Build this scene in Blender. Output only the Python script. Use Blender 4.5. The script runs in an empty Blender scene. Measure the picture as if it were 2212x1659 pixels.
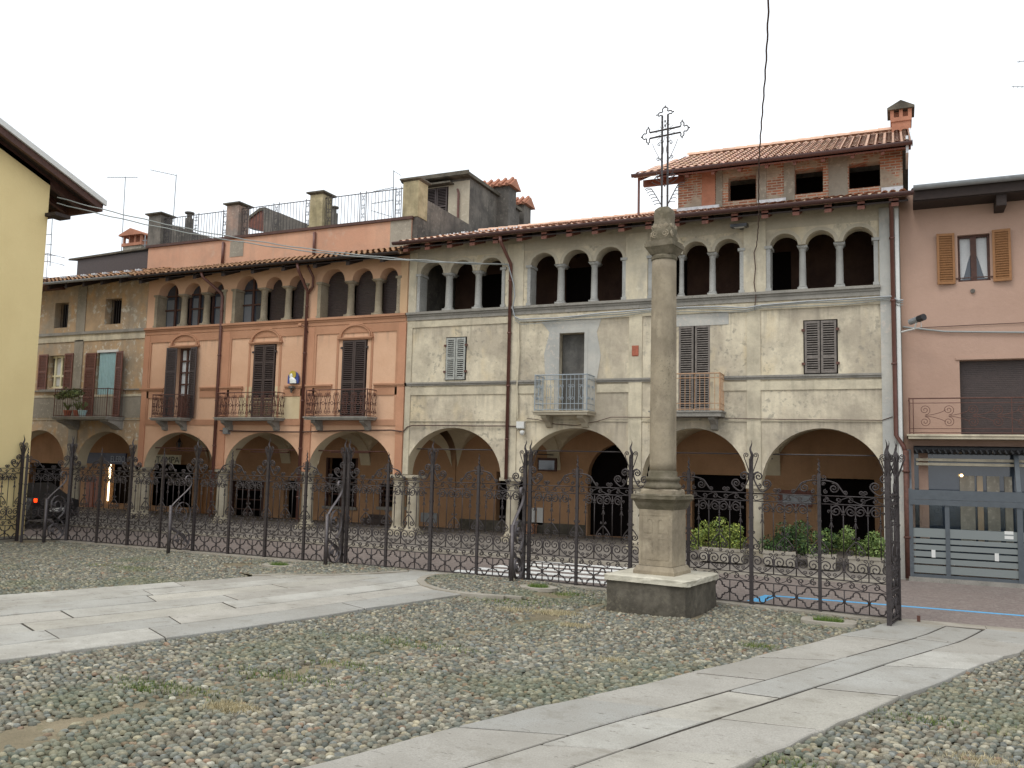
import bpy, math, random
import numpy as np
from mathutils import Vector, Matrix
random.seed(7); rng = np.random.default_rng(7)
PI = math.pi
sc = bpy.context.scene
COL = sc.collection
# ------------------------------------------------------------------ camera
YAW, PIT, ROL, FPX, CH = 0.423012, 0.094074, 0.0230568, 1859.35, 2.4
def _basis():
    f = np.array([-math.sin(YAW)*math.cos(PIT), math.cos(YAW)*math.cos(PIT), math.sin(PIT)])
    r = np.cross(f, [0, 0, 1.]); r /= np.linalg.norm(r); u = np.cross(r, f)
    return r*math.cos(ROL)+u*math.sin(ROL), -r*math.sin(ROL)+u*math.cos(ROL), f
RR, UU, FF = _basis()
cd = bpy.data.cameras.new('camera'); cam = bpy.data.objects.new('camera', cd); COL.objects.link(cam)
cd.sensor_width = 36; cd.lens = FPX/2212*36; cd.clip_end = 400; cd.clip_start = 0.1
cam.matrix_world = Matrix(((RR[0], UU[0], -FF[0], 0), (RR[1], UU[1], -FF[1], 0), (RR[2], UU[2], -FF[2], CH), (0, 0, 0, 1)))
sc.camera = cam
# ------------------------------------------------------------------ world, sun, exposure
SUN_EL, SUN_AZ = math.radians(55), math.radians(200)
w = bpy.data.worlds.new("World"); sc.world = w; w.use_nodes = True
nt = w.node_tree; nt.nodes.clear()
o_ = nt.nodes.new('ShaderNodeOutputWorld'); bg = nt.nodes.new('ShaderNodeBackground')
sky = nt.nodes.new('ShaderNodeTexSky'); sky.sky_type = 'NISHITA'; sky.sun_disc = False
sky.sun_elevation = SUN_EL; sky.sun_rotation = SUN_AZ
sk = nt.nodes.new('ShaderNodeMixRGB'); sk.blend_type = 'MULTIPLY'; sk.inputs[0].default_value = 1
sk.inputs[2].default_value = (.1, .1, .1, 1); nt.links.new(sky.outputs[0], sk.inputs[1])
tc = nt.nodes.new('ShaderNodeTexCoord'); nz = nt.nodes.new('ShaderNodeTexNoise'); nz.inputs['Scale'].default_value = 2.2
nz.inputs['Detail'].default_value = 5
nt.links.new(tc.outputs['Generated'], nz.inputs['Vector'])
cr = nt.nodes.new('ShaderNodeValToRGB'); cr.color_ramp.elements[0].position = .35; cr.color_ramp.elements[1].position = .7
cr.color_ramp.elements[0].color = (.76, .81, .86, 1); cr.color_ramp.elements[1].color = (.92, .94, .955, 1)
nt.links.new(nz.outputs[0], cr.inputs[0])
mx = nt.nodes.new('ShaderNodeMixRGB'); mx.inputs[0].default_value = .93
nt.links.new(sk.outputs[0], mx.inputs[1]); nt.links.new(cr.outputs[0], mx.inputs[2]); nt.links.new(mx.outputs[0], bg.inputs[0])
bg.inputs[1].default_value = 1.0; nt.links.new(bg.outputs[0], o_.inputs[0])
ld = bpy.data.lights.new('sun', 'SUN'); ld.energy = 0.9; ld.angle = math.radians(25); ld.color = (1, .97, .92)
lo = bpy.data.objects.new('sun', ld); COL.objects.link(lo); lo.location = (0, -10, 30)
dv = Vector((math.sin(SUN_AZ)*math.cos(SUN_EL), math.cos(SUN_AZ)*math.cos(SUN_EL), math.sin(SUN_EL)))
lo.rotation_euler = (-dv).to_track_quat('-Z', 'Y').to_euler()
sc.view_settings.view_transform = 'Standard'; sc.view_settings.look = 'None'; sc.view_settings.gamma = 1
sc.view_settings.exposure = 0.62
sc.cycles.max_bounces = 6
# ------------------------------------------------------------------ pixel -> world (photo measured on a 2212 px wide copy)
C0 = np.array([0, 0, CH])
def ray(x, y): return RR*(x-1106)/FPX + UU*(829.5-y)/FPX + FF
def PX(x, y, Y=22.02):
    d = ray(x, y); return C0 + d*(Y/d[1])
def XP(x, y, X):
    d = ray(x, y); return C0 + d*(X/d[0])
def G(x, y, z=0.):
    d = ray(x, y); return C0 + d*((z-CH)/d[2])
def rect(x0, y0, x1, y1, Y=22.02):   # pixel box -> (xa, xb, za, zb) on the plane y = Y
    xm, ym = (x0+x1)/2, (y0+y1)/2
    return PX(x0, ym, Y)[0], PX(x1, ym, Y)[0], PX(xm, y1, Y)[2], PX(xm, y0, Y)[2]
# ------------------------------------------------------------------ materials
def lin(c):
    if isinstance(c, str):
        c = [int(c[i:i+2], 16)/255 for i in (0, 2, 4)]
        c = [v/12.92 if v <= .04045 else ((v+.055)/1.055)**2.4 for v in c]
    return (*c[:3], 1)
def N(nt, t, **k):
    n = nt.nodes.new(t)
    for a, b in k.items():
        if a in n.inputs: n.inputs[a].default_value = b
        else: setattr(n, a, b)
    return n
def newmat(name):
    m = bpy.data.materials.new(name); m.use_nodes = True; nt = m.node_tree
    return m, nt, nt.nodes['Principled BSDF']
def noise(nt, vec, scale, detail=4, rough=.6, lo=.4, hi=.6):
    n = N(nt, 'ShaderNodeTexNoise', Scale=scale, Detail=detail, Roughness=rough); nt.links.new(vec, n.inputs['Vector'])
    r = N(nt, 'ShaderNodeMapRange'); r.inputs[1].default_value = lo; r.inputs[2].default_value = hi
    nt.links.new(n.outputs[0], r.inputs[0]); return r.outputs[0]
def mix(nt, f, a, b, mode='MIX'):
    m = N(nt, 'ShaderNodeMixRGB'); m.blend_type = mode
    for i, v in enumerate((f, a, b)):
        if isinstance(v, (int, float)): m.inputs[i].default_value = v
        elif isinstance(v, tuple): m.inputs[i].default_value = v
        else: nt.links.new(v, m.inputs[i])
    return m.outputs[0]
def mul(nt, a, b):
    m = N(nt, 'ShaderNodeMath'); m.operation = 'MULTIPLY'
    for i, v in enumerate((a, b)):
        if isinstance(v, (int, float)): m.inputs[i].default_value = v
        else: nt.links.new(v, m.inputs[i])
    return m.outputs[0]
def posvec(nt, scale=(1, 1, 1)):
    g = N(nt, 'ShaderNodeNewGeometry'); mp = N(nt, 'ShaderNodeMapping'); mp.inputs['Scale'].default_value = scale
    nt.links.new(g.outputs['Position'], mp.inputs['Vector']); return mp.outputs[0]
def bump(nt, bsdf, h, st=.3, dist=.02):
    b = N(nt, 'ShaderNodeBump'); b.inputs['Strength'].default_value = st; b.inputs['Distance'].default_value = dist
    nt.links.new(h, b.inputs['Height']); nt.links.new(b.outputs[0], bsdf.inputs['Normal'])
def plain(name, c, rough=.7, var=.15, scale=6, metal=0., spec=None, st=.2):
    m, nt, b = newmat(name); v = posvec(nt); c = lin(c)
    f = noise(nt, v, scale, 5, .65, .3, .7)
    dk = tuple(x*(1-var) for x in c[:3])+(1,); lt = tuple(min(1, x*(1+var)) for x in c[:3])+(1,)
    nt.links.new(mix(nt, f, dk, lt), b.inputs['Base Color'])
    b.inputs['Roughness'].default_value = rough; b.inputs['Metallic'].default_value = metal
    if spec is not None: b.inputs['Specular IOR Level'].default_value = spec
    if st: bump(nt, b, noise(nt, v, scale*6, 3, .6, .2, .8), st, .01)
    return m
def dsat(c, k=.86):
    l = .3*c[0]+.59*c[1]+.11*c[2]; return tuple(l+(v-l)*k for v in c[:3])+(1,)
_pl = lambda c: dsat(lin(c))
def plaster(name, base, alt, dirt, spots=None, big=.5, dirt_amt=.5, streak=.4, spot_amt=.0, alt2=None, rough=.9, spot_scale=9, lo=.42, hi=.6, runs=()):
    m, nt, b = newmat(name); v = posvec(nt); vs = posvec(nt, (1.6, 1.6, .22))
    c = mix(nt, noise(nt, v, big, 6, .62, lo, hi), _pl(base), _pl(alt))
    if alt2: c = mix(nt, noise(nt, posvec(nt, (1.3, 1, .7)), big*1.9, 5, .6, .53, .66), c, _pl(alt2))
    c = mix(nt, mul(nt, noise(nt, v, big*2.6, 8, .7, .45, .75), dirt_amt), c, _pl(dirt))
    c = mix(nt, mul(nt, noise(nt, vs, 2.3, 5, .6, .5, .8), streak), c, _pl(dirt))
    c = mix(nt, mul(nt, noise(nt, v, 28, 3, .7, .2, .8), .16), c, _pl(dirt))
    if spots:
        sp = noise(nt, v, spot_scale, 6, .68, .54, .62); ar = noise(nt, v, .6, 3, .5, .4, .55)
        c = mix(nt, mul(nt, mul(nt, sp, ar), spot_amt), c, _pl(spots))
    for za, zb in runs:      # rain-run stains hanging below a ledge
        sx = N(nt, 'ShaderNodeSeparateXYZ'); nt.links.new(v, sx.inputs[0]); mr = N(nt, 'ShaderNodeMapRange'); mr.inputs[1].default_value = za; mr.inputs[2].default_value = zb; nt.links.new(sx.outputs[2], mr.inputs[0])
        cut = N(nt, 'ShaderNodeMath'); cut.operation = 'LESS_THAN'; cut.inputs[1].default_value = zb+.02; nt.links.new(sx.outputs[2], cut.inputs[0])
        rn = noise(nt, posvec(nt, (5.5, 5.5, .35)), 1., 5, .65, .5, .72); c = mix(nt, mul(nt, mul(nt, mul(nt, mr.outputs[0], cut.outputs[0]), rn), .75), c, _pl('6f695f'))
    nt.links.new(c, b.inputs['Base Color']); b.inputs['Roughness'].default_value = rough
    b.inputs['Specular IOR Level'].default_value = .2
    bump(nt, b, noise(nt, v, 9, 8, .7, .2, .8), .35, .02)
    return m
MT = {}
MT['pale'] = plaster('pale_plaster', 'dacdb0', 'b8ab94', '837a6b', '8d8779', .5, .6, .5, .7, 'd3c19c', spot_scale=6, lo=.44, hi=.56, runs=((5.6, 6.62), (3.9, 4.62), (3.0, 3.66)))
MT['pale_low'] = plaster('pale_plaster_smooth', 'cabfa6', 'd0c3a5', '938a79', 'ded6bf', .5, .6, .45, .35, 'a8a294', spot_scale=5)
MT['pale_top'] = plaster('pale_grey_plaster', 'bfb49d', 'b0a58f', '8b8374', 'c9bfa8', .5, .4, .3, .4)
MT['pale_trim'] = plaster('pale_trim', 'd2c6a9', 'bdb198', '7e7767', None, .7, .6, .6)
MT['greywash'] = plaster('grey_render', 'a9a9a4', 'bdb9ae', '8b8a84', 'c9b9aa', .5, .4, .3, .5)
MT['orange'] = plaster('salmon_plaster', 'dbae8a', 'd2a37f', 'b68c6c', None, .5, .25, .12, runs=((5.9, 6.5),))
MT['orange_trim'] = plaster('terracotta_trim', 'bf8b68', 'b4805e', '936a4d', None, .6, .35, .25)
MT['orange_dark'] = plaster('terracotta_pilaster', 'c78f6b', 'be8562', '9b6d50', None, .6, .3, .2)
MT['peach'] = plaster('peach_plaster', 'd2ad84', 'cba57c', 'b08d68', None, .6, .3, .2)
MT['cream'] = plaster('cream_patch', 'd9c59c', 'cdb88e', 'a8946c', None, .6, .3, .2)
MT['parapet'] = plaster('parapet_salmon', 'cd9a7a', 'c48f70', '957c6a', 'b9ab98', .5, .4, .3, .3, spot_scale=3)
MT['ochre'] = plaster('ochre_old_plaster', 'bf9f78', 'a5957e', '7b7264', 'c9c2b0', .7, .6, .5, .95, 'c49c6a', spot_scale=4)
MT['ochre_low'] = plaster('greyed_old_plaster', '9d9484', '8e8677', '6e675c', 'b9b09c', .7, .5, .4, .5)
MT['pierpink'] = plaster('flaking_pier_render', 'a98a78', '8f8278', '5f5852', 'b9aa9a', 1.4, .7, .6, .5)
MT['yellow'] = plaster('yellow_plaster', 'ecd594', 'e7cf8e', 'dac182', None, .3, .25, .15, rough=.85)
MT['pink'] = plaster('dusky_pink_plaster', 'b69480', 'af8d79', '9a7c6b', None, .3, .3, .1)
MT['brownwall'] = plaster('arcade_ochre_wall', 'b98c63', 'ab8058', '826344', None, .5, .4, .3)
MT['vault'] = plaster('vault_plaster', 'd2c3a2', 'c4b494', '9f9070', None, .5, .4, .2)
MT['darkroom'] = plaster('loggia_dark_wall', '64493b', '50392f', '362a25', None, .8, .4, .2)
MT['concrete'] = plaster('weathered_concrete', '787168', '5f5a54', '3c3a37', '948c7e', .8, .7, .7, .4)
MT['moss_conc'] = plaster('yellowed_concrete', 'c2b189', 'a0936c', '625a44', None, 1.0, .7, .8)
MT['stonecol'] = plaster('pale_grey_column_stone', 'acaba6', '9e9d98', '7c7a74', '6a6862', 2.2, .35, .2, .5, spot_scale=30)
MT['stone'] = plaster('grey_granite', '98938a', '89857d', '6c685f', '5a564c', 2.2, .4, .3, .5, spot_scale=30)
MT['stone_light'] = plaster('pillar_stone', 'b6ab94', 'a59a83', '857b68', None, 1.5, .4, .3)
MT['colstone'] = plaster('column_granite', 'a3957c', '928570', '6a5f4c', '5c5443', 1.1, .5, .5, .5, 'ad9f86', spot_scale=26)
MT['mossy'] = plaster('mossy_stone', '786e5c', '645c49', '45402f', '8a7f68', 3, .6, .3, .5)
MT['plinth'] = plaster('dark_plinth', '6e675a', '575146', '37342e', '857d69', 1.6, .7, .7, .4, spot_scale=12)
MT['slabtop'] = plaster('white_plinth_slab', 'cfc8b4', 'bdb6a2', '8a8472', None, 2, .5, .1)
MT['wood'] = plain('dark_wood', '4a2f26', .7, .3, 8)
MT['woodred'] = plain('stained_rafters', '6b3d2d', .6, .3, 8)
MT['wooddark'] = plain('soot_wood', '2c211d', .8, .3, 8)
MT['shut_dark'] = plain('dark_brown_shutter', '3f3330', .55, .2, 12)
MT['shut_br'] = plain('brown_shutter', '6b3f2d', .6, .2, 12)
MT['shut_grey'] = plain('weathered_grey_shutter', '9b9c96', .8, .25, 14)
MT['shut_wb'] = plain('grey_brown_shutter', '6f6862', .8, .3, 14)
MT['shut_tan'] = plain('tan_shutter', '8b5f35', .6, .15, 12)
MT['gutter'] = plain('brown_gutter', '4a2f2b', .45, .15, 5)
MT['pipe'] = plain('brown_pipe', '603c33', .45, .2, 5)
MT['galv'] = plain('grey_metal', '8d9092', .5, .15, 8, .3)
MT['glass'] = plain('window_glass', '39404a', .08, .1, 3, 0, .8, 0)
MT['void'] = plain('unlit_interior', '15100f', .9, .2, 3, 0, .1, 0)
MT['iron'] = plain('wrought_iron', '3b3535', .5, .35, 20, .1, .4)
MT['strap'] = plain('sky_sheen_iron_strap', '5a5455', .4, .25, 16, .3, .5)  # lighter than the fence iron: sky reflection put into the base colour
MT['ironrust'] = plain('rusted_iron', '5a3a30', .7, .35, 18, .1)
MT['ironblue'] = plain('blue_grey_iron', '8f989e', .6, .15, 18, .1)
MT['ironpeach'] = plain('rusty_cream_iron', 'ab8768', .7, .25, 18)
MT['steel'] = plain('charcoal_steel', '50565b', .5, .12, 8, .1)
MT['curtain'] = plain('white_lace', 'c3c4c4', .9, .08, 30)
MT['dimcur'] = plain('dim_net_curtain', '6b6e72', .9, .1, 20)
MT['bluecur'] = plain('blue_green_curtain', 'a9c6c8', .9, .1, 10)
MT['white'] = plain('white_plastic', 'cfcfcb', .5, .05, 10)
MT['creamframe'] = plain('cream_window_frame', 'ddd6b4', .6, .06, 10)
MT['black'] = plain('black_metal', '1f1f22', .4, .1, 10)
MT['red'] = plain('terracotta_plaque', '9d5a44', .8, .25, 20)
MT['cable'] = plain('grey_cable', '8e9290', .6, .1, 30)
MT['cabledark'] = plain('dark_cable', '4a342c', .7, .1, 30)
MT['mortar'] = plain('white_mortar', 'c9ccd0', .7, .2, 10)
def roofmat(name, a, b_, d):
    m, nt, b = newmat(name); v = posvec(nt); at = N(nt, 'ShaderNodeAttribute', attribute_name='col')
    c = mix(nt, noise(nt, v, 5, 5, .7, .35, .65), lin(a), lin(b_)); c = mix(nt, mul(nt, noise(nt, v, 2, 6, .7, .5, .75), .6), c, lin(d))
    c = mix(nt, 1., c, at.outputs['Color'], 'MULTIPLY')
    nt.links.new(c, b.inputs['Base Color']); b.inputs['Roughness'].default_value = .85; return m
MT['tile'] = roofmat('new_clay_tiles', 'dfbda6', 'cfa58b', 'ab8873')
MT['tile_old'] = roofmat('old_clay_tiles', 'a98260', '937050', '5f5240')
def attrmat(name, rough=.8, nscale=30, namp=.35, spec=.3, bst=.3):
    m, nt, b = newmat(name); at = N(nt, 'ShaderNodeAttribute', attribute_name='col'); v = posvec(nt)
    n = noise(nt, v, nscale, 4, .6, .3, .7); d = mix(nt, n, (1-namp,)*3+(1,), (1+namp*.5,)*3+(1,))
    nt.links.new(mix(nt, 1., at.outputs['Color'], d, 'MULTIPLY'), b.inputs['Base Color'])
    b.inputs['Roughness'].default_value = rough; b.inputs['Specular IOR Level'].default_value = spec
    bump(nt, b, n, bst, .004); return m
MT['cobble'] = attrmat('river_cobbles', .7, 45, .35, .35)
MT['leaf'] = attrmat('leaves', .5, 20, .2, .3, 0)
def slabmat():
    m, nt, b = newmat('granite_slabs'); at = N(nt, 'ShaderNodeAttribute', attribute_name='col'); v = posvec(nt)
    d = mix(nt, noise(nt, v, 60, 4, .7, .3, .7), (.72, .72, .71, 1), (1.12, 1.12, 1.12, 1))
    c = mix(nt, 1., at.outputs['Color'], d, 'MULTIPLY')
    c = mix(nt, mul(nt, noise(nt, v, .9, 6, .65, .42, .66), .7), c, lin('8c877d'))
    c = mix(nt, mul(nt, noise(nt, posvec(nt, (1, 2.2, 1)), 7, 5, .7, .62, .7), .8), c, lin('4d463c'))
    c = mix(nt, mul(nt, noise(nt, v, 2.2, 6, .7, .56, .7), .45), c, lin('6f6858'))
    c = mix(nt, mul(nt, noise(nt, v, 14, 6, .8, .58, .72), .5), c, lin('77726a'))
    nt.links.new(c, b.inputs['Base Color']); b.inputs['Roughness'].default_value = .75
    bump(nt, b, noise(nt, v, 25, 8, .75, .2, .8), .35, .01); return m
MT['slab'] = slabmat()
def dirtmat():
    m, nt, b = newmat('sandy_joint_dirt'); v = posvec(nt)
    c = mix(nt, noise(nt, v, .5, 6, .65, .42, .6), lin('93866d'), lin('6f664f'))
    c = mix(nt, mul(nt, noise(nt, v, .8, 7, .7, .55, .66), .8), c, lin('4e5a2a'))
    c = mix(nt, mul(nt, noise(nt, v, 40, 4, .7, .4, .7), .4), c, lin('4a4335'))
    nt.links.new(c, b.inputs['Base Color']); b.inputs['Roughness'].default_value = 1
    bump(nt, b, noise(nt, v, 20, 8, .8, .2, .8), .6, .02); return m
MT['dirt'] = dirtmat(); MT['darksoil'] = plain('dark_joint_soil', '38322a', 1., .3, 9)
def roadmat():
    m, nt, b = newmat('porphyry_setts'); v = posvec(nt)
    vo = N(nt, 'ShaderNodeTexVoronoi', Scale=11.); vo.inputs['Randomness'].default_value = .9; nt.links.new(v, vo.inputs['Vector'])
    ve = N(nt, 'ShaderNodeTexVoronoi', Scale=11.); ve.feature = 'DISTANCE_TO_EDGE'; ve.inputs['Randomness'].default_value = .9; nt.links.new(v, ve.inputs['Vector'])
    r = N(nt, 'ShaderNodeSeparateColor'); nt.links.new(vo.outputs['Color'], r.inputs[0])
    c = mix(nt, r.outputs[0], lin('7d736d'), lin('8d837c'))
    c = mix(nt, mul(nt, r.outputs[1], .3), c, lin('6a5350'))
    e = N(nt, 'ShaderNodeMapRange'); e.inputs[1].default_value = 0; e.inputs[2].default_value = .08; nt.links.new(ve.outputs[0], e.inputs[0])
    c = mix(nt, e.outputs[0], lin('6b605a'), c)
    c = mix(nt, mul(nt, noise(nt, v, .7, 5, .6, .4, .7), .4), c, lin('857870'))
    nt.links.new(c, b.inputs['Base Color']); b.inputs['Roughness'].default_value = .85
    bump(nt, b, e.outputs[0], .3, .01); return m
MT['road'] = roadmat()
MT['kerb'] = plaster('granite_kerb', 'a8a092', '978f80', '7a7262', None, 2, .4, .1)
MT['pave'] = plaster('worn_pavement', '867e75', '776f67', '5d564e', None, 1.2, .5, .1)
def paintmat(name, c, wear):
    m, nt, b = newmat(name); v = posvec(nt)
    nt.links.new(mix(nt, mul(nt, noise(nt, v, 12, 6, .75, .5, .65), wear), lin(c), lin('857870')), b.inputs['Base Color'])
    b.inputs['Roughness'].default_value = .8; return m
MT['zebra'] = paintmat('white_road_paint', 'e8e8e4', .5); MT['bluepaint'] = paintmat('blue_road_paint', '5aa9d8', .35)
def brickmat():
    m, nt, b = newmat('old_brick'); g = N(nt, 'ShaderNodeNewGeometry'); s = N(nt, 'ShaderNodeSeparateXYZ'); nt.links.new(g.outputs['Position'], s.inputs[0])
    ad = N(nt, 'ShaderNodeMath'); ad.operation = 'ADD'; nt.links.new(s.outputs[0], ad.inputs[0]); nt.links.new(s.outputs[1], ad.inputs[1])
    cb = N(nt, 'ShaderNodeCombineXYZ'); nt.links.new(ad.outputs[0], cb.inputs[0]); nt.links.new(s.outputs[2], cb.inputs[1])
    br = N(nt, 'ShaderNodeTexBrick'); br.inputs['Scale'].default_value = 1; br.inputs['Brick Width'].default_value = .26; br.inputs['Row Height'].default_value = .075
    br.inputs['Mortar Size'].default_value = .012; br.inputs['Color1'].default_value = lin('b87655'); br.inputs['Color2'].default_value = lin('905c46'); br.inputs['Mortar'].default_value = lin('b5ac9b')
    nt.links.new(cb.outputs[0], br.inputs['Vector']); v = posvec(nt)
    c = mix(nt, noise(nt, v, 1.6, 5, .7, .49, .54), br.outputs[0], lin('a99b88'))
    c = mix(nt, mul(nt, noise(nt, v, 3, 6, .7, .4, .7), .5), c, lin('5b4a40'))
    nt.links.new(c, b.inputs['Base Color']); b.inputs['Roughness'].default_value = .95; bump(nt, b, br.outputs['Fac'], .5, .01); return m
MT['brick'] = brickmat()
MT['newbrick'] = plaster('hollow_clay_blocks', 'b87a5c', 'a66c50', '8a6450', None, 2, .3, .1)
def emis(name, c, s):
    m, nt, b = newmat(name); b.inputs['Base Color'].default_value = lin(c); b.inputs['Emission Color'].default_value = lin(c); b.inputs['Emission Strength'].default_value = s; return m
MT['tube'] = emis('lit_tube', 'ffe2b0', 4); MT['tail'] = emis('tail_light', 'ff4010', 1.5); MT['bulb'] = emis('lit_bulb', 'ffd090', 5)
# ------------------------------------------------------------------ mesh helpers
WL = {}
class MB:
    def __init__(s): s.v = []; s.f = []; s.c = None
    def box(s, x0, x1, y0, y1, z0, z1):
        x0, x1 = sorted((x0, x1)); y0, y1 = sorted((y0, y1)); z0, z1 = sorted((z0, z1))
        n = len(s.v); s.v += [(x0, y0, z0), (x1, y0, z0), (x1, y1, z0), (x0, y1, z0), (x0, y0, z1), (x1, y0, z1), (x1, y1, z1), (x0, y1, z1)]
        s.f += [tuple(n+i for i in q) for q in ((0, 3, 2, 1), (4, 5, 6, 7), (0, 1, 5, 4), (1, 2, 6, 5), (2, 3, 7, 6), (3, 0, 4, 7))]; return s
    def frus(s, x0, x1, y0, y1, z0, z1, g):   # box whose top is grown by g on each side
        n = len(s.v); s.v += [(x0, y0, z0), (x1, y0, z0), (x1, y1, z0), (x0, y1, z0), (x0-g, y0-g, z1), (x1+g, y0-g, z1), (x1+g, y1+g, z1), (x0-g, y1+g, z1)]
        s.f += [tuple(n+i for i in q) for q in ((0, 3, 2, 1), (4, 5, 6, 7), (0, 1, 5, 4), (1, 2, 6, 5), (2, 3, 7, 6), (3, 0, 4, 7))]; return s
    def hexa(s, p):
        n = len(s.v); s.v += [tuple(q) for q in p]
        s.f += [tuple(n+i for i in q) for q in ((0, 3, 2, 1), (4, 5, 6, 7), (0, 1, 5, 4), (1, 2, 6, 5), (2, 3, 7, 6), (3, 0, 4, 7))]; return s
    def tube(s, pts, r, n=5, rb=None, taper=None):
        P = [np.array(p, float) for p in pts]; m = len(P)
        if m < 2: return s
        b0 = len(s.v); up0 = None
        for i, p in enumerate(P):
            t = P[min(i+1, m-1)]-P[max(i-1, 0)]; L = np.linalg.norm(t); t = t/L if L > 1e-9 else np.array([0, 0, 1.])
            if up0 is None: up0 = np.array([0, 1., 0]) if abs(t[1]) < .9 else np.array([1., 0, 0])
            a = np.cross(t, up0); la = np.linalg.norm(a)
            if la < 1e-6: a = np.cross(t, [1, .3, .2]); la = np.linalg.norm(a)
            a /= la; b = np.cross(a, t)
            k = taper(i/(m-1)) if taper else 1
            for j in range(n):
                th = 2*PI*(j+.5)/n; q = p+a*math.cos(th)*r*k+b*math.sin(th)*(rb or r)*k; s.v.append(tuple(q))
        for i in range(m-1):
            for j in range(n):
                s.f.append((b0+i*n+j, b0+i*n+(j+1) % n, b0+(i+1)*n+(j+1) % n, b0+(i+1)*n+j))
        s.f.append(tuple(b0+j for j in range(n))[::-1]); s.f.append(tuple(b0+(m-1)*n+j for j in range(n))); return s
    def lathe(s, prof, cx, cy, n=20):
        b0 = len(s.v)
        for r, z in prof:
            for j in range(n): th = 2*PI*j/n; s.v.append((cx+r*math.cos(th), cy+r*math.sin(th), z))
        for i in range(len(prof)-1):
            for j in range(n): s.f.append((b0+i*n+j, b0+i*n+(j+1) % n, b0+(i+1)*n+(j+1) % n, b0+(i+1)*n+j))
        s.f.append(tuple(b0+j for j in range(n))[::-1]); s.f.append(tuple(b0+(len(prof)-1)*n+j for j in range(n))); return s
    def prism(s, poly, y0, y1):       # poly in (x,z), extruded along y
        n = len(poly); b0 = len(s.v); s.v += [(x, y0, z) for x, z in poly]+[(x, y1, z) for x, z in poly]
        s.f.append(tuple(b0+i for i in range(n))); s.f.append(tuple(b0+n+i for i in range(n))[::-1])
        for i in range(n): j = (i+1) % n; s.f.append((b0+j, b0+i, b0+n+i, b0+n+j))
        return s
    def prismz(s, poly, z0, z1):
        n = len(poly); b0 = len(s.v); s.v += [(x, y, z0) for x, y in poly]+[(x, y, z1) for x, y in poly]
        s.f.append(tuple(b0+i for i in range(n))[::-1]); s.f.append(tuple(b0+n+i for i in range(n)))
        for i in range(n): j = (i+1) % n; s.f.append((b0+i, b0+j, b0+n+j, b0+n+i))
        return s
    def build(s, name, mat, parent=None, smooth=False, me=None):
        if me is None:
            me = bpy.data.meshes.new(name); me.from_pydata(s.v, [], s.f)
            if s.c is not None:
                a = me.color_attributes.new('col', 'FLOAT_COLOR', 'POINT'); a.data.foreach_set('color', np.array(s.c, np.float32).ravel())
            if smooth: me.polygons.foreach_set('use_smooth', [True]*len(me.polygons))
            me.materials.append(MT[mat] if isinstance(mat, str) else mat); me.update()
        o = bpy.data.objects.new(name, me); COL.objects.link(o); WL[o.name] = np.zeros(3)
        if parent is not None:
            o.parent = parent; o.location = tuple(-WL[parent.name]); 
        return o
def thing(name, label, cat, loc=(0, 0, 0), group=None):
    o = bpy.data.objects.new(name, None); COL.objects.link(o); o.location = loc; WL[o.name] = np.array(loc, float)
    o.empty_display_size = .2
    o['label'] = label; o['category'] = cat
    if group: o['group'] = group
    return o
def tag(o, label, cat, group=None, kind=None):
    o['label'] = label; o['category'] = cat
    if group: o['group'] = group
    if kind: o['kind'] = kind
    return o
def struct(mb, name, mat, kind='structure'):
    o = mb.build(name, mat); o['kind'] = kind; return o
def copy_thing(root, loc, rz=0., label=None, sx=1., mirror=False):
    r = root.copy(); COL.objects.link(r); r.location = loc; r.rotation_euler = (0, 0, rz)
    if label: r['label'] = label
    for ch in root.children:
        c = ch.copy(); COL.objects.link(c); c.parent = r
        for g in ch.children: d = g.copy(); COL.objects.link(d); d.parent = c
    return r
def curve_wall(outline, holes, y0, y1):
    cu = bpy.data.curves.new('tmp', 'CURVE'); cu.dimensions = '2D'; cu.fill_mode = 'BOTH'; cu.extrude = (y1-y0)/2
    for poly in [outline]+holes:
        sp = cu.splines.new('POLY'); sp.points.add(len(poly)-1); sp.use_cyclic_u = True
        for i, (x, z) in enumerate(poly): sp.points[i].co = (x, z, 0, 1)
    o = bpy.data.objects.new('tmp', cu); COL.objects.link(o); dg = bpy.context.evaluated_depsgraph_get(); dg.update()
    me = bpy.data.meshes.new_from_object(o.evaluated_get(dg)); bpy.data.objects.remove(o)
    n = len(me.vertices); a = np.empty(n*3); me.vertices.foreach_get('co', a); a = a.reshape(-1, 3)
    b = np.stack([a[:, 0], (y0+y1)/2-a[:, 2], a[:, 1]], 1); me.vertices.foreach_set('co', b.ravel()); me.update()
    me.materials.clear(); return me
def build_me(me, name, mat, parent):
    me.materials.append(MT[mat]); return MB().build(name, mat, parent, me=me)
def pieces(g, name, mat, parent):
    for k in range(0, len(g.v), 8):
        q = MB(); q.v = g.v[k:k+8]; q.f = [tuple(i for i in f) for f in ((0, 3, 2, 1), (4, 5, 6, 7), (0, 1, 5, 4), (1, 2, 6, 5), (2, 3, 7, 6), (3, 0, 4, 7))]; q.build(name, mat, parent)
def R4(x0, x1, z0, z1): return [(x0, z0), (x1, z0), (x1, z1), (x0, z1)]
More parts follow.
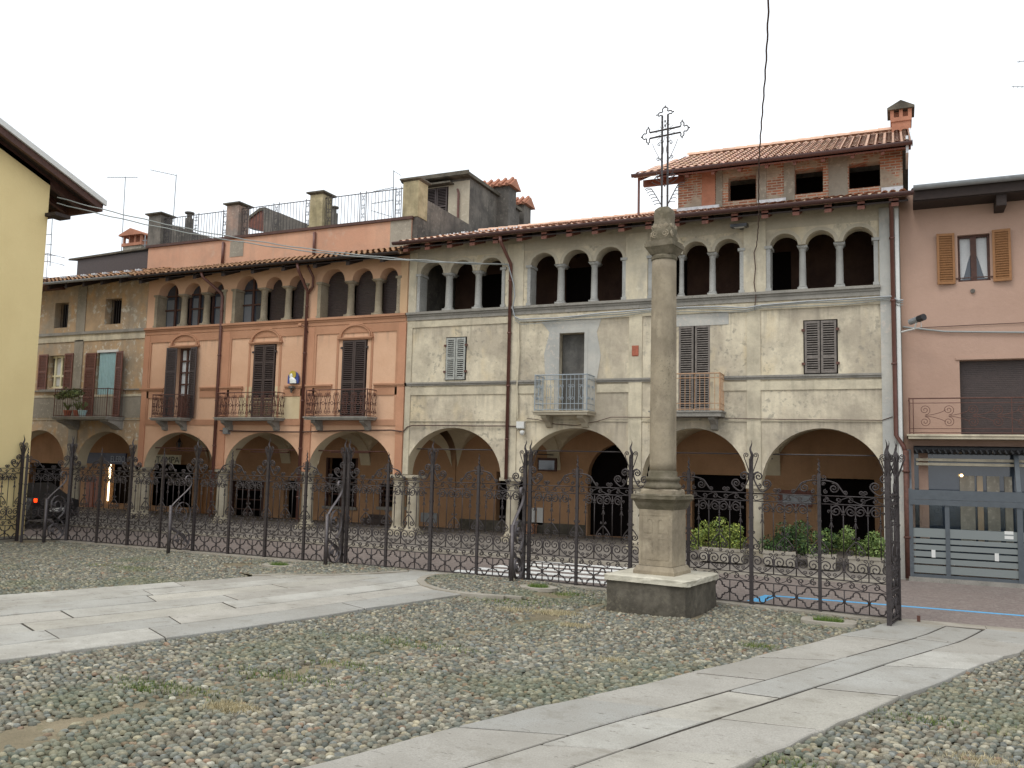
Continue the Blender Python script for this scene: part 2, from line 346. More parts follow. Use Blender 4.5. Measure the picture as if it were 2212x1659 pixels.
# 2-D ironwork curves in (u, z)
def spiral(cx, cz, R, a0, turns, d=1, n=None, r1=.12):
    n = n or max(8, int(11*turns)); return [(cx+R*(1-(1-r1)*t)*math.cos(a0+d*2*PI*turns*t), cz+R*(1-(1-r1)*t)*math.sin(a0+d*2*PI*turns*t)) for t in [i/n for i in range(n+1)]]
def herm(p0, t0, p1, t1, n=8):
    o = []
    for i in range(n+1):
        t = i/n; a = 2*t**3-3*t*t+1; b = t**3-2*t*t+t; c = -2*t**3+3*t*t; d = t**3-t*t
        o.append(tuple(a*p0[k]+b*t0[k]+c*p1[k]+d*t1[k] for k in (0, 1)))
    return o
def link(c0, R0, a0, d0, c1, R1, a1, d1, turns=1.2, k=1.3, n=8):
    """spiral 0 (unwinding) - bridge - spiral 1 (winding in)"""
    s0 = spiral(*c0, R0, a0, turns, d0); s1 = spiral(*c1, R1, a1, turns, d1)
    L = math.dist(s0[0], s1[0])*k
    t0 = (d0*math.sin(a0)*L, -d0*math.cos(a0)*L); t1 = (-d1*math.sin(a1)*L, d1*math.cos(a1)*L)
    return s0[::-1]+herm(s0[0], t0, s1[0], t1, n)[1:-1]+s1
def toxz(pts, y=0., x0=0., z0=0., sx=1, sz=1): return [(x0+sx*p[0], y, z0+sz*p[1]) for p in pts]
# ------------------------------------------------------------------ ground
Y0 = 22.02
def fence_y(x):
    xs = [-24, -21.18, -11.88, -7.14, -0.1, 10]; ys = [17.15, 17.1, 16.93, 16.75, 15.68, 15.5]
    return float(np.interp(x, xs, ys))
g = MB(); g.prismz([(-70, -30), (40, -30), (40, 90), (-70, 90)], -.6, -.024); struct(g, 'ground', 'dirt')
g = MB(); xs = np.linspace(-60, 40, 41)
for a, b in zip(xs[:-1], xs[1:]): g.prismz([(a, fence_y(a)+.25), (b, fence_y(b)+.25), (b, 60), (a, 60)], -.3, 0.0)
struct(g, 'road', 'road')
g = MB(); xk = [-26, -21.18, -16.5, -11.88, -9.5, -7.14, -4.8, -2.4, -.1, 1.2, 2.5, 4, 7]
for a, b in zip(xk[:-1], xk[1:]):
    ya, yb = fence_y(a), fence_y(b); g.prismz([(a+.004, ya-.16), (b-.004, yb-.16), (b-.004, yb+.2), (a+.004, ya+.2)], -.1, .035)
struct(g, 'kerb', 'kerb')
# pavement ramps from the road up to the arcade floor
g = MB(); xa, xb = -40, -.15
g.hexa([(xa, 20.75, -.1), (xb, 20.75, -.1), (xb, 26, -.1), (xa, 26, -.1), (xa, 20.75, .06), (xb, 20.75, .06), (xb, 21.0, .06), (xa, 21.0, .06)])
g = MB(); prof = [(20.75, -.1), (20.75, .05), (21.05, .06), (21.9, .26), (22.02, .3), (25.6, .3), (25.6, -.1)]
b0 = len(g.v); n = len(prof); g.v += [(xa, y, z) for y, z in prof]+[(xb, y, z) for y, z in prof]
g.f.append(tuple(range(n))); g.f.append(tuple(range(n, 2*n))[::-1])
for i in range(n): j = (i+1) % n; g.f.append((j, i, n+i, n+j))
struct(g, 'pavement', 'pave')
g = MB(); x = -30.
while x < -.3:
    L = random.uniform(1.2, 1.9); g.box(x, min(x+L-.01, -.16), 20.6, 20.9, -.05, .075); x += L
struct(g, 'kerb_edge', 'kerb')
# zebra crossing and blue line
def quadG(g, pts, z0, z1): g.prismz([(p[0], p[1]) for p in pts], z0, z1)
g = MB()
for y in (17.35, 18.05, 18.75, 19.45, 20.1): g.prismz([(-9.3+(y-17)*.28, y), (-5.3-(y-17)*.12, y), (-5.3-(y-17)*.12, y+.36), (-9.3+(y-17)*.28, y+.36)], .001, .004)
struct(g, 'zebra_crossing', 'zebra')
g = MB(); g.prismz([(-2.35, 17.5), (7, 17.56), (7, 17.67), (-2.3, 17.64)], .001, .004); g.prismz([(-2.62, 16.62), (-2.32, 16.62), (-2.18, 17.5), (-2.42, 17.6)], .001, .0045)
struct(g, 'blue_line', 'bluepaint')
# granite slab paths
def bez(pts, t):
    k = t*(len(pts)-1); i = min(int(k), len(pts)-2); f = k-i; return (pts[i][0]*(1-f)+pts[i+1][0]*f, pts[i][1]*(1-f)+pts[i+1][1]*f)
def slab_path(name, A, B, strips, lens, seed, lum=1., jw=1.):
    """A/B: polylines for the two sides, near to far"""
    r = random.Random(seed); g = MB(); g.c = []
    La = sum(math.dist(A[i], A[i+1]) for i in range(len(A)-1))
    for s0, s1 in zip(strips[:-1], strips[1:]):
        t = -r.uniform(0, .08); skp = 0.
        while t < 1:
            t1 = t+r.uniform(*lens)/La; ta, tb = max(0, t)+.017*jw/La, min(1, t1)-.017*jw/La
            if tb > ta+.01:
                e = .018*jw; sub = 5; L0 = []; L1 = []
                sk0, sk1 = skp, r.uniform(-.010, .010); skp = sk1
                for k in range(sub+1):
                    tt = ta+(tb-ta)*k/sub; a = bez(A, tt); b = bez(B, min(1, max(0, tt+sk0+(sk1-sk0)*k/sub))); W = math.dist(a, b)
                    L0.append(tuple(a[i]+(b[i]-a[i])*(s0+(e/W if s0 > 0 else -.02/W*math.sin(tt*55+2))) for i in (0, 1))); L1.append(tuple(a[i]+(b[i]-a[i])*(s1-(e/W if s1 < 1 else .02/W*math.sin(tt*61))) for i in (0, 1)))
                z = .045+r.uniform(-.006, .006); n0 = len(g.v); poly = L0+L1[::-1]
                # bevelled slab
                cx = sum(p[0] for p in poly)/len(poly); cy = sum(p[1] for p in poly)/len(poly)
                inn = [(p[0]+(cx-p[0])/max(.3, math.dist(p, (cx, cy)))*.012, p[1]+(cy-p[1])/max(.3, math.dist(p, (cx, cy)))*.012) for p in poly]
                m = len(poly); g.v += [(x, y, -.05) for x, y in poly]+[(x, y, z-.01) for x, y in poly]+[(x, y, z) for x, y in inn]
                for q in range(2):
                    for i in range(m): j = (i+1) % m; g.f.append((n0+q*m+i, n0+q*m+j, n0+(q+1)*m+j, n0+(q+1)*m+i))
                g.f.append(tuple(n0+2*m+i for i in range(m)))
                base = lin(r.choice(['b9b6ad', 'b1afa8', 'bdb8ac', 'acaaa3', 'b5b0a6', 'c0bdb4'])); k = r.uniform(.76, .92)*lum
                g.c += [(base[0]*k, base[1]*k, base[2]*k, 1)]*(3*m)
            t = t1
    o = g.build(name, 'slab'); o['kind'] = 'structure'; return o
gp = lambda *q: [tuple(G(*p, .045)[:2]) for p in q]
def ext(P, L):   # extend the near end backwards by L metres
    d = np.array(P[0])-np.array(P[1]); d /= np.linalg.norm(d); return [tuple(np.array(P[0])+d*L)]+P
RPL = ext(gp((645, 1659), (1106, 1539.6), (1271, 1503.6), (1513, 1447), (1713.6, 1397), (1886, 1354.5)), 4)+[(-.12, 15.5)]
RPR = ext(gp((1581, 1659), (1746, 1587), (1851, 1542), (2131, 1429.6), (2212, 1404.6)), 4)+[(1.95, 15.4)]
g = MB(); g.prismz([(x+.05, y) for x, y in RPL]+[(x-.05, y) for x, y in RPR[::-1]], -.05, .036); struct(g, 'path_bed', 'darksoil')
slab_path('stone_path', RPL, RPR, [0, .37, .62, 1.0], (1.3, 2.4), 3)
LPR = ext(gp((0, 1424.6), (487.5, 1359.6), (1000, 1283)), 5); LPL = ext(gp((0, 1286), (560, 1243.6)), 5)
lr = [tuple(p) for p in gp((960, 1277), (915, 1262), (908, 1250), (925, 1243))]
LPRf = LPR+[(-6.85, 16.7)]
LPLf = LPL+[(-11.2, 16.76)]
g = MB(); g.prismz([(x+.05, y) for x, y in LPLf]+[(x-.05, y) for x, y in LPRf[::-1]], -.05, .036); struct(g, 'path_bed', 'darksoil')
slab_path('stone_path', LPLf, LPRf, [0, .13, .27, .41, .56, .70, .84, 1.0], (1.5, 3.2), 9, 1.1, .55)
def inpoly(px, py, poly):
    c = np.zeros(px.shape, bool); n = len(poly)
    for i in range(n):
        x0, y0 = poly[i]; x1, y1 = poly[(i+1) % n]
        k = (y0 > py) != (y1 > py)
        with np.errstate(divide='ignore', invalid='ignore'): c ^= k & (px < (x1-x0)*(py-y0)/(y1-y0+1e-12)+x0)
    return c
INP = inpoly
# curved border bands where the path meets the fence
g = MB()
def band(g, pts, w, z):
    P = [np.array(p) for p in pts]; L = []; R = []
    for i, p in enumerate(P):
        t = P[min(i+1, len(P)-1)]-P[max(0, i-1)]; t /= np.linalg.norm(t); nn = np.array([-t[1], t[0]]); L.append(p+nn*w/2); R.append(p-nn*w/2)
    for i in range(len(P)-1): g.prismz([tuple(R[i]), tuple(R[i+1]), tuple(L[i+1]), tuple(L[i])], -.05, z)
arc = [tuple(G(*p, .05)[:2]) for p in ((975, 1240), (935, 1242), (915, 1248), (908, 1255), (915, 1263), (950, 1274), (1010, 1283), (1090, 1289))]
arc2 = [tuple(G(*p, .05)[:2]) for p in ((880, 1234), (820, 1238), (760, 1241), (690, 1242.5), (610, 1241.5), (545, 1243))]
regR = arc+[(-5.6, 14.6), (-5.6, 16.42), (-9.0, 16.66)]; regL = arc2+[(-12.9, 14.6), (-12.9, 16.75), (-9.9, 16.72)]
def liftf(x, y): return .062*np.clip((-5.7-x)/1.0, 0, 1)*np.clip((x+13.0)/.7, 0, 1)
gx, gy = np.meshgrid(np.arange(-13, -5.5, .06), np.arange(14, 16.8, .06)); kk = INP(gx.ravel(), gy.ravel(), regR) | INP(gx.ravel(), gy.ravel(), regL); gg = MB()
for x_, y_ in zip(gx.ravel()[kk], gy.ravel()[kk]):
    z0_, z1_ = liftf(x_-.03, y_)-.012, liftf(x_+.03, y_)-.012; b0 = len(gg.v); gg.v += [(x_-.031, y_-.031, z0_), (x_+.031, y_-.031, z1_), (x_+.031, y_+.031, z1_), (x_-.031, y_+.031, z0_)]; gg.f.append((b0, b0+1, b0+2, b0+3))
struct(gg, 'earth_bed', 'dirt')
band(g, arc, .15, .066); band(g, [(x+.3, y+.1) for x, y in arc[1:]], .12, .064)
band(g, arc2, .13, .066); band(g, [(x-.05, y+.25) for x, y in arc2], .1, .064)
struct(g, 'path_border', 'kerb')
# ------------------------------------------------------------------ cobblestones
pathR = RPL+RPR[::-1]; pathL = LPLf+LPRf[::-1]
arcL = [(-7.2, 14.6)]+arc[::-1]
def vnoise(x, y, s, seed):
    r = np.random.default_rng(seed); T = r.random((64, 64)); X = x*s; Y = y*s; i = np.floor(X).astype(int); j = np.floor(Y).astype(int); f = X-i; h = Y-j; f = f*f*(3-2*f); h = h*h*(3-2*h)
    a = T[i % 64, j % 64]; b = T[(i+1) % 64, j % 64]; c = T[i % 64, (j+1) % 64]; d = T[(i+1) % 64, (j+1) % 64]
    return (a*(1-f)+b*f)*(1-h)+(c*(1-f)+d*f)*h
def cobbles():
    # rows run roughly across the view; stones elongated along the row
    ang = math.radians(24); dx, dy = .082, .056
    U = np.arange(-30, 30, dx); Vv = np.arange(-4, 34, dy); uu, vv = np.meshgrid(U, Vv); uu = uu+(np.arange(len(Vv)) % 2)[:, None]*dx/2
    uu = uu.ravel(); vv = vv.ravel(); uu += rng.uniform(-.021, .021, uu.size); vv += rng.uniform(-.013, .013, vv.size)
    x = uu*math.cos(ang)-vv*math.sin(ang); y = uu*math.sin(ang)+vv*math.cos(ang)
    # frustum + margin
    d = np.stack([x, y, np.zeros_like(x)-CH], 1); zf = d@FF; xr = d@RR/np.maximum(zf, .01); yr = d@UU/np.maximum(zf, .01)
    k = (zf > 1) & (xr > -.75) & (xr < 1.0) & (yr > -.62) & (x > -24.5) & (x < 7.5)
    fy = np.interp(x, [-24, -21.18, -11.88, -7.14, -0.1, 10], [17.15, 17.1, 16.93, 16.75, 15.68, 15.5]); k &= y < fy-.17
    reg = inpoly(x, y, regR) | inpoly(x, y, regL); k &= ~inpoly(x, y, pathR); k &= ~(inpoly(x, y, pathL) & ~reg)
    for A2 in (arc, arc2):
        for p0, p1 in zip(A2[:-1], A2[1:]):
            for t_ in np.linspace(0, 1, 6): k &= np.hypot(x-p0[0]-(p1[0]-p0[0])*t_, y-p0[1]-(p1[1]-p0[1])*t_) > .11
    k &= ~((x > -4.7) & (x < -3.0) & (y > 14.1) & (y < 16.1))
    k &= ~((x > RPL[-1][0]-.2) & (y > 15.0) & (x < 2.1))
    for cxy, rr in (((-13.86, 15.7), .42), ((-5.9, 15.2), .4), ((-1.1, 15.15), .42)): k &= np.hypot(x-cxy[0], (y-cxy[1])*1.3) > rr
    k &= ~((y < 17.2) & (x < -21.4+(17.1-y)*.0) & (y > 16.0) & (x < -21.5))
    x, y = x[k], y[k]; uu, vv = uu[k], vv[k]; lift = np.where(reg[k], liftf(x, y), 0.)
    bare = vnoise(x+50, y+50, .55, 3)*.6+vnoise(x+50, y+50, 2.3, 4)*.4
    # two worn earth strips running beside the paths
    def strip(p, q, w): 
        p = np.array(p); q = np.array(q); t = (q-p)/np.linalg.norm(q-p); s = (x-p[0])*t[1]-(y-p[1])*t[0]; return np.exp(-(s/w)**2)
    st = strip(tuple(G(0, 1590)[:2]), tuple(G(1180, 1330)[:2]), .17)*.9+strip(tuple(G(150, 1243)[:2]), tuple(G(520, 1219)[:2]), .14)*.8
    b1 = G(60, 1590); st += np.exp(-(((x-b1[0])**2+(y-b1[1])**2)/.3))*1.0
    b1 = G(1150, 1325); st += np.exp(-(((x-b1[0])**2*1.0+(y-b1[1])**2)/.4))*.8
    b1 = G(495, 1530); st += np.exp(-(((x-b1[0])**2+(y-b1[1])**2)/.06))*.35
    b1 = G(2180, 1530); st += np.exp(-(((x-b1[0])**2+(y-b1[1])**2)/.9))*.35
    sinkv = np.clip((bare-.60)*1.6, 0, .4)+st*rng.uniform(.5, 1.2, x.size)
    keep = (sinkv < rng.uniform(.35, .9, x.size)); x, y, uu, vv, sinkv, lift = x[keep], y[keep], uu[keep], vv[keep], sinkv[keep], lift[keep]
    dist = np.hypot(x, y)
    pal = np.array([lin(c)[:3] for c in ('8b8877', '7f8073', '979282', '71746a', '9f9781', '827a69', 'aaa490', '84867f', '766f60', 'b0a68b', '977f69', 'bdb8a6')])
    pw = np.array([14, 14, 12, 10, 10, 8, 6, 8, 7, 4, 3, 2.]); pw /= pw.sum()
    out = []
    for lo, hi, nr, ns in ((0, 8.5, 4, 11), (8.5, 12, 3, 8), (12, 60, 2, 5)):
        m = (dist >= lo) & (dist < hi); X, Y, S = x[m], y[m], sinkv[m]; n = X.size
        if not n: continue
        a = rng.uniform(.031, .046, n); b = rng.uniform(.022, .031, n); big = rng.random(n) < .12; a[big] *= 1.35; b[big] *= 1.3
        h = rng.uniform(.024, .038, n); th = ang+rng.normal(0, .3, n); z0 = lift[m]-.012-S*.03+rng.uniform(-.006, .006, n)
        tx, ty = rng.normal(0, .12, n), rng.normal(0, .12, n)
        col = pal[rng.choice(len(pal), n, p=pw)]*rng.uniform(.62, 1.12, (n, 1))*.92; 
        gm = vnoise(X+50, Y+50, .8, 8); gr = np.clip((gm-.55)*3, 0, 1)[:, None]*.35; col = col*(1-gr)+np.array(lin('5b6742')[:3])*gr
        rings = []
        sq = rng.uniform(1.9, 2.6, n)
        for r_ in range(nr):
            ph = r_/nr*PI/2*1.0; ph = ph*.98
            for s_ in range(ns):
                t = 2*PI*(s_+.5*(r_ % 2))/ns; ct, stt = math.cos(t), math.sin(t)
                e = 2/sq; lx = np.sign(ct)*abs(ct)**e*a*math.cos(ph)**.75; ly = np.sign(stt)*abs(stt)**e*b*math.cos(ph)**.75; lz = h*math.sin(ph)
                lx = lx*(1+.08*np.sin(t*2+X*90)); lz = lz+lx*tx+ly*ty
                rings.append(np.stack([X+lx*np.cos(th)-ly*np.sin(th), Y+lx*np.sin(th)+ly*np.cos(th), z0+lz], 1))
        rings.append(np.stack([X, Y, z0+h], 1)); V = np.stack(rings, 1); nv = nr*ns+1
        fq = []; ft = []
        for r_ in range(nr-1):
            for s_ in range(ns): fq.append((r_*ns+s_, r_*ns+(s_+1) % ns, (r_+1)*ns+(s_+1) % ns, (r_+1)*ns+s_))
        for s_ in range(ns): ft.append(((nr-1)*ns+s_, (nr-1)*ns+(s_+1) % ns, nr*ns))
        out.append((V, np.array(fq, int).reshape(-1, 4), np.array(ft, int), col, nv))
    return out
Vs = []; LP = []; LS = []; CC = []; off = 0
for V, fq, ft, col, nv in cobbles():
    n = V.shape[0]; base = off+np.arange(n)*nv
    Vs.append(V.reshape(-1, 3)); CC.append(np.repeat(col, nv, 0)); off += n*nv
    if len(fq): q = (base[:, None, None]+fq[None]).reshape(-1); LP.append(q); LS.append(np.full(n*len(fq), 4))
    q = (base[:, None, None]+ft[None]).reshape(-1); LP.append(q); LS.append(np.full(n*len(ft), 3))
def np_mesh(name, V, loops, sizes, cols, mat, smooth=True):
    me = bpy.data.meshes.new(name); me.vertices.add(len(V)); me.vertices.foreach_set('co', V.astype(np.float32).ravel())
    me.loops.add(len(loops)); me.loops.foreach_set('vertex_index', loops.astype(np.int32)); me.polygons.add(len(sizes))
    me.polygons.foreach_set('loop_start', np.concatenate([[0], np.cumsum(sizes)[:-1]]).astype(np.int32)); me.polygons.foreach_set('loop_total', sizes.astype(np.int32))
    if smooth: me.polygons.foreach_set('use_smooth', np.ones(len(sizes), bool))
    a = me.color_attributes.new('col', 'FLOAT_COLOR', 'POINT'); a.data.foreach_set('color', np.concatenate([cols, np.ones((len(cols), 1))], 1).astype(np.float32).ravel())
    me.materials.append(MT[mat]); me.update(calc_edges=True); return me
V = np.concatenate(Vs); me = np_mesh('cobblestones', V, np.concatenate(LP), np.concatenate(LS), np.concatenate(CC), 'cobble')
o = MB().build('cobblestones', 'cobble', me=me); tag(o, 'rounded grey-green river cobbles paving the churchyard between the slab paths', 'cobblestones', kind='stuff')
# grass: blades in patches
def blades(name, label, spots, cols, n_per, h=(.03, .08)):
    VV = []; CL = []
    for (cx, cy, rx, ry, k) in spots:
        for _ in range(int(n_per*k)):
            x, y = cx+rx*random.gauss(0, .45), cy+ry*random.gauss(0, .45); r = .5; t = random.uniform(0, PI); hh = random.uniform(*h); ww = .0025+hh*.035
            lx, ly = random.gauss(0, .35)*hh, random.gauss(0, .35)*hh
            VV += [(x-ww*math.cos(t), y-ww*math.sin(t), 0), (x+ww*math.cos(t), y+ww*math.sin(t), 0), (x+lx, y+ly, hh)]
            c = np.array(lin(random.choice(cols))[:3])*random.uniform(.7, 1.2); CL += [c]*3
    V = np.array(VV); n = len(V)//3
    me = np_mesh(name, V, np.arange(len(V)), np.full(n, 3), np.array(CL), 'leaf', False)
    o = MB().build(name, 'leaf', me=me); tag(o, label, 'grass', kind='stuff')
gs = []
for p, rx, ry, k in (((1060, 1275), .9, .35, 1.4), ((1100, 1300), 1.2, .6, .8), ((1230, 1285), .5, .3, .5), ((900, 1395), 1.3, .3, .5), ((620, 1465), 1.2, .3, .5), ((350, 1485), .9, .2, .5), ((300, 1490), .3, .1, .2), ((1640, 1398), .3, .2, .3), ((760, 1440), .8, .2, .3), ((1700, 1650), .6, .2, .2), ((2000, 1560), .8, .3, .25), ((250, 1225), 1.5, .3, .4)):
    q = G(*p); gs.append((q[0], q[1], rx, ry, k))
blades('grass', 'sparse green grass sprouting between the cobbles', gs, ['5a7030', '6b7d38', '49602a', '7f8a48'], 900, (.035, .06))
gs = []
for p, rx, ry, k in (((495, 1530), .28, .18, 1.6), ((1200, 1325), .5, .25, 1.2), ((1238, 1352), .3, .15, .8), ((1320, 1428), .2, .12, .4), ((2120, 1645), .4, .2, .6), ((1110, 1318), .5, .3, .6)):
    q = G(*p); gs.append((q[0], q[1], rx, ry, k))
blades('dry_grass', 'straw-coloured dead grass tufts lying on the cobbles', gs, ['bdb08c', 'c9bd9a', 'aa9c78'], 800, (.03, .05))
# stone surrounds with grass inside
def surround(cx, cy, rx, ry, label, rot=0., square=False):
    zz = float(liftf(cx, cy)) if not square else 0.
    t = thing('stone_surround', label, 'stone ring', (cx, cy, 0), 'stone-ringed pits in the cobbles')
    g = MB(); n = 24; P = []
    for i in range(n):
        a = 2*PI*i/n; c, s = math.cos(a), math.sin(a); e = .35 if square else 1
        P.append((math.copysign(abs(c)**e, c), math.copysign(abs(s)**e, s)))
    for i in range(n):
        j = (i+1) % n; q = [(cx+k*rx*P[a][0], cy+k*ry*P[a][1]) for k, a in ((1, i), (1, j), (.55, j), (.55, i))]
        g.prismz(q, -.02+zz, .045+zz)
    g.build('ring', 'kerb', t)
    VV = []; CL = []
    for _ in range(700):
        a = random.uniform(0, 2*PI); r = math.sqrt(random.random())*.55; x, y = cx+rx*r*math.cos(a), cy+ry*r*math.sin(a); tt = random.uniform(0, PI); hh = random.uniform(.05, .12)
        VV += [(x-.006*math.cos(tt), y-.006*math.sin(tt), zz), (x+.006*math.cos(tt), y+.006*math.sin(tt), zz), (x+random.gauss(0, .03), y+random.gauss(0, .03), hh+zz)]; CL += [np.array(lin(random.choice(['66803a', '7a8a4a', '56702f']))[:3])*random.uniform(.6, 1.3)]*3
    me = np_mesh('grass', np.array(VV), np.arange(len(VV)), np.full(len(VV)//3, 3), np.array(CL), 'leaf', False); MB().build('grass', 'leaf', t, me=me)
q = G(603, 1227); surround(q[0], q[1], .42, .3, 'stone ring with bright grass in front of the fence near the left path')
q = G(1163, 1277); surround(q[0], q[1], .38, .28, 'oval stone ring in the cobbles left of the column plinth')
q = G(1790, 1346); surround(q[0], q[1], .42, .24, 'flat rectangular stone surround right of the column near the slab path', square=True)
# ------------------------------------------------------------------ house builders
SILL, SPR = 6.9, 8.02
def arch_pts(c, a, z0, zs, rise, n=24, pts=None):
    return [(c-a*math.cos(PI*i/n), zs+rise*math.sin(PI*i/n)) for i in range(n+1)]
def arcade_outline(x0, x1, ztop, arches, zb=2.05):
    o = [(x0, zb)]
    for (c, a, ap) in arches: o += arch_pts(c, a, zb, zb, ap-zb)
    return o+[(x1, zb), (x1, ztop), (x0, ztop)]
def loggia_hole(bays):
    o = [(bays[0][0], SILL)]; top = []
    for (a, b) in bays:
        r = (b-a)/2; c = (a+b)/2; h = r*.95
        top += [(c-r*math.cos(PI*i/14), SPR+h*math.sin(PI*i/14)) for i in range(15)]
    return [(bays[0][0], SILL)]+top+[(bays[-1][1], SILL)]
def loggia(parent, bays, stone='colstone', trim=None, edge=.1):
    for (a0, a1), (b0, b1) in zip(bays[:-1], bays[1:]):
        c = (a1+b0)/2; r = min(.115, (b0-a1)/2*.95); g = MB(); y = Y0+.17
        g.box(c-r*1.35, c+r*1.35, y-r*1.35, y+r*1.35, SILL-.02, SILL+.06)
        g.lathe([(r*1.25, SILL+.06), (r*1.2, SILL+.1), (r, SILL+.13), (r*.97, SILL+.5), (r*.88, SPR-.14), (r, SPR-.12), (r, SPR-.1), (r*1.15, SPR-.07)], c, y, 14)
        g.frus(c-r, c+r, y-r*1.1, y+.24, SPR-.08, SPR-.005, r*.5); g.build('column', stone, parent, True)
        g = None
    for (x, s) in ((bays[0][0], -1), (bays[-1][1], 1)):
        g = MB(); g.box(x-s*.006, x+s*edge, Y0-.03, Y0+.405, SILL, SPR-.05); g.box(x-s*.05, x+s*(edge+.04), Y0-.06, Y0+.4, SPR-.05, SPR+.02); g.box(x-s*.03, x+s*(edge+.02), Y0-.05, Y0+.4, SILL-.01, SILL+.06)
        g.build('jamb_pilaster', stone, parent)
    if trim:
        for a, b in bays:
            g = MB(); c, r = (a+b)/2, (b-a)/2; n = 16
            for i in range(n):
                t0, t1 = PI*i/n, PI*(i+1)/n; q = []
                for rr, t in ((r, t0), (r+.09, t0), (r+.09, t1), (r, t1)): q.append((c-rr*math.cos(t), SPR+rr*.95*math.sin(t)))
                g.prism(q, Y0-.018, Y0+.01)
            g.build('archivolt', trim, parent)
def vaults(parent, edges, zs=2.3, apex=3.62, yb=25.4):
    y0 = Y0+.42; g = MB()
    for a, b in zip(edges[:-1], edges[1:]):
        n = 20; b0 = len(g.v)
        for j in range(n+1):
            for i in range(n+1):
                u, v = -1+2*i/n, -1+2*j/n; z = zs+(apex-zs)*max(math.sqrt(max(0, 1-u*u)), math.sqrt(max(0, 1-v*v)))
                g.v.append((a+(b-a)*i/n, y0+(yb-y0)*j/n, z))
        for j in range(n):
            for i in range(n): g.f.append((b0+j*(n+1)+i, b0+j*(n+1)+i+1, b0+(j+1)*(n+1)+i+1, b0+(j+1)*(n+1)+i))
    for x in edges[1:-1]:      # transverse ribs
        n = 16; hw = .2
        for i in range(n):
            q = []
            for k in (i, i+1):
                v = -1+2*k/n; q.append((y0+(yb-y0)*k/n, zs-.02+(apex-zs-.1)*math.sqrt(max(0, 1-v*v))))
            (ya, za), (yb_, zb) = q; g.hexa([(x-hw, ya, za), (x+hw, ya, za), (x+hw, yb_, zb), (x-hw, yb_, zb), (x-hw, ya, za+.2), (x+hw, ya, za+.2), (x+hw, yb_, zb+.2), (x-hw, yb_, zb+.2)])
    g.build('vaulted_ceiling', 'vault', parent)
def soffits(parent, arches, mat='vault', zb=2.05):
    for c, a, ap in arches:
        g = MB(); A = a-.006; H_ = ap-zb-.006; n = 24
        for i in range(n+1):
            t = PI*i/n; x, z = c-A*math.cos(t), zb+H_*math.sin(t); g.v += [(x, Y0+.004, z), (x, Y0+.44, z)]
        for i in range(n): g.f.append((2*i, 2*i+1, 2*i+3, 2*i+2))
        g.build('arch_soffit', mat, parent, True)
def pillars(parent, xs, mat, zf=.3, w=.27):
    for x, hw in xs:
        g = MB(); y = Y0+.21; r = .185
        g.box(x-.24, x+.24, y-.24, y+.24, zf-.3, zf+.1); g.lathe([(.235, zf+.1), (.24, zf+.15), (.2, zf+.2), (.19, zf+.24), (r, zf+.26), (r, 1.0), (r*.9, 1.83), (r*1.05, 1.84), (r*1.05, 1.87), (r*.92, 1.88), (r*1.25, 1.96)], x, y, 24)
        q = max(hw, .22); g.box(x-q, x+q, y-.23, y+.23, 1.962, 2.046); g.build('pillar', mat, parent, False)
def leafmesh(w, h, n=None, d=.035, s=.05, tilt=.5, mids=(0.5,)):
    """louvred shutter leaf, local x 0..w, z 0..h, front towards -y"""
    g = MB(); g.box(0, s, -d, 0, 0, h); g.box(w-s, w, -d, 0, 0, h); g.box(s, w-s, -d, 0, 0, s*1.2); g.box(s, w-s, -d, 0, h-s*1.2, h)
    z0 = s*1.2; n = n or max(6, int(h/.062)); cuts = [z0]+[h*m for m in mids]+[h-s*1.2]
    for m in mids: g.box(s, w-s, -d, 0, h*m-s*.6, h*m+s*.6)
    k = (h-2*z0)/n
    for i in range(n):
        z = z0+k*(i+.5)
        if any(abs(z-h*m) < s*.8 for m in mids): continue
        g.hexa([(s, -d*.95, z-k*.4), (w-s, -d*.95, z-k*.4), (w-s, -.006, z+k*.02), (s, -.006, z+k*.02), (s, -d*.95, z-k*.1), (w-s, -d*.95, z-k*.1), (w-s, -.006, z+k*.2), (s, -.006, z+k*.2)])
    return g
def shutter(parent, x0, x1, z0, z1, y, mat, mids=(.5,), ang=0., hinge='l', tiltx=0.):
    w = x1-x0; g = leafmesh(w, z1-z0, mids=mids)
    if ang or mat == 'shut_br': g.box(.04, w-.04, -.004, .002, .05, z1-z0-.05)
    V = np.array(g.v)
    if hinge == 'r': V[:, 0] -= w
    if ang:
        c, s = math.cos(ang), math.sin(ang); V = np.stack([V[:, 0]*c-V[:, 1]*s, V[:, 0]*s+V[:, 1]*c, V[:, 2]], 1)
    V[:, 0] += x0 if hinge == 'l' else x1; V[:, 1] += y; V[:, 2] += z0; g.v = [tuple(v) for v in V]
    # ironmongery
    return g.build('shutter', mat, parent)
def pair(parent, r, y, mat, gap=.0, mids=(.5,), hinges=None):
    xa, xb, za, zb = r; c = (xa+xb)/2; g = MB(); g.box(xa-.03, xb+.03, y+.004, y+.05, za-.02, zb+.03)
    w = g.build('window', 'void', parent)
    shutter(w, xa, c-gap, za, zb, y, mat, mids); shutter(w, c+gap, xb, za, zb, y, mat, mids)
    if hinges:
        g = MB()
        for x, s in ((xa, -1), (xb, 1)):
            for zz in (za+.2, zb-.25): g.box(x+s*.07, x-s*.01, y-.05, y-.01, zz, zz+.06)
        g.build('hinge', hinges, w)
    return w
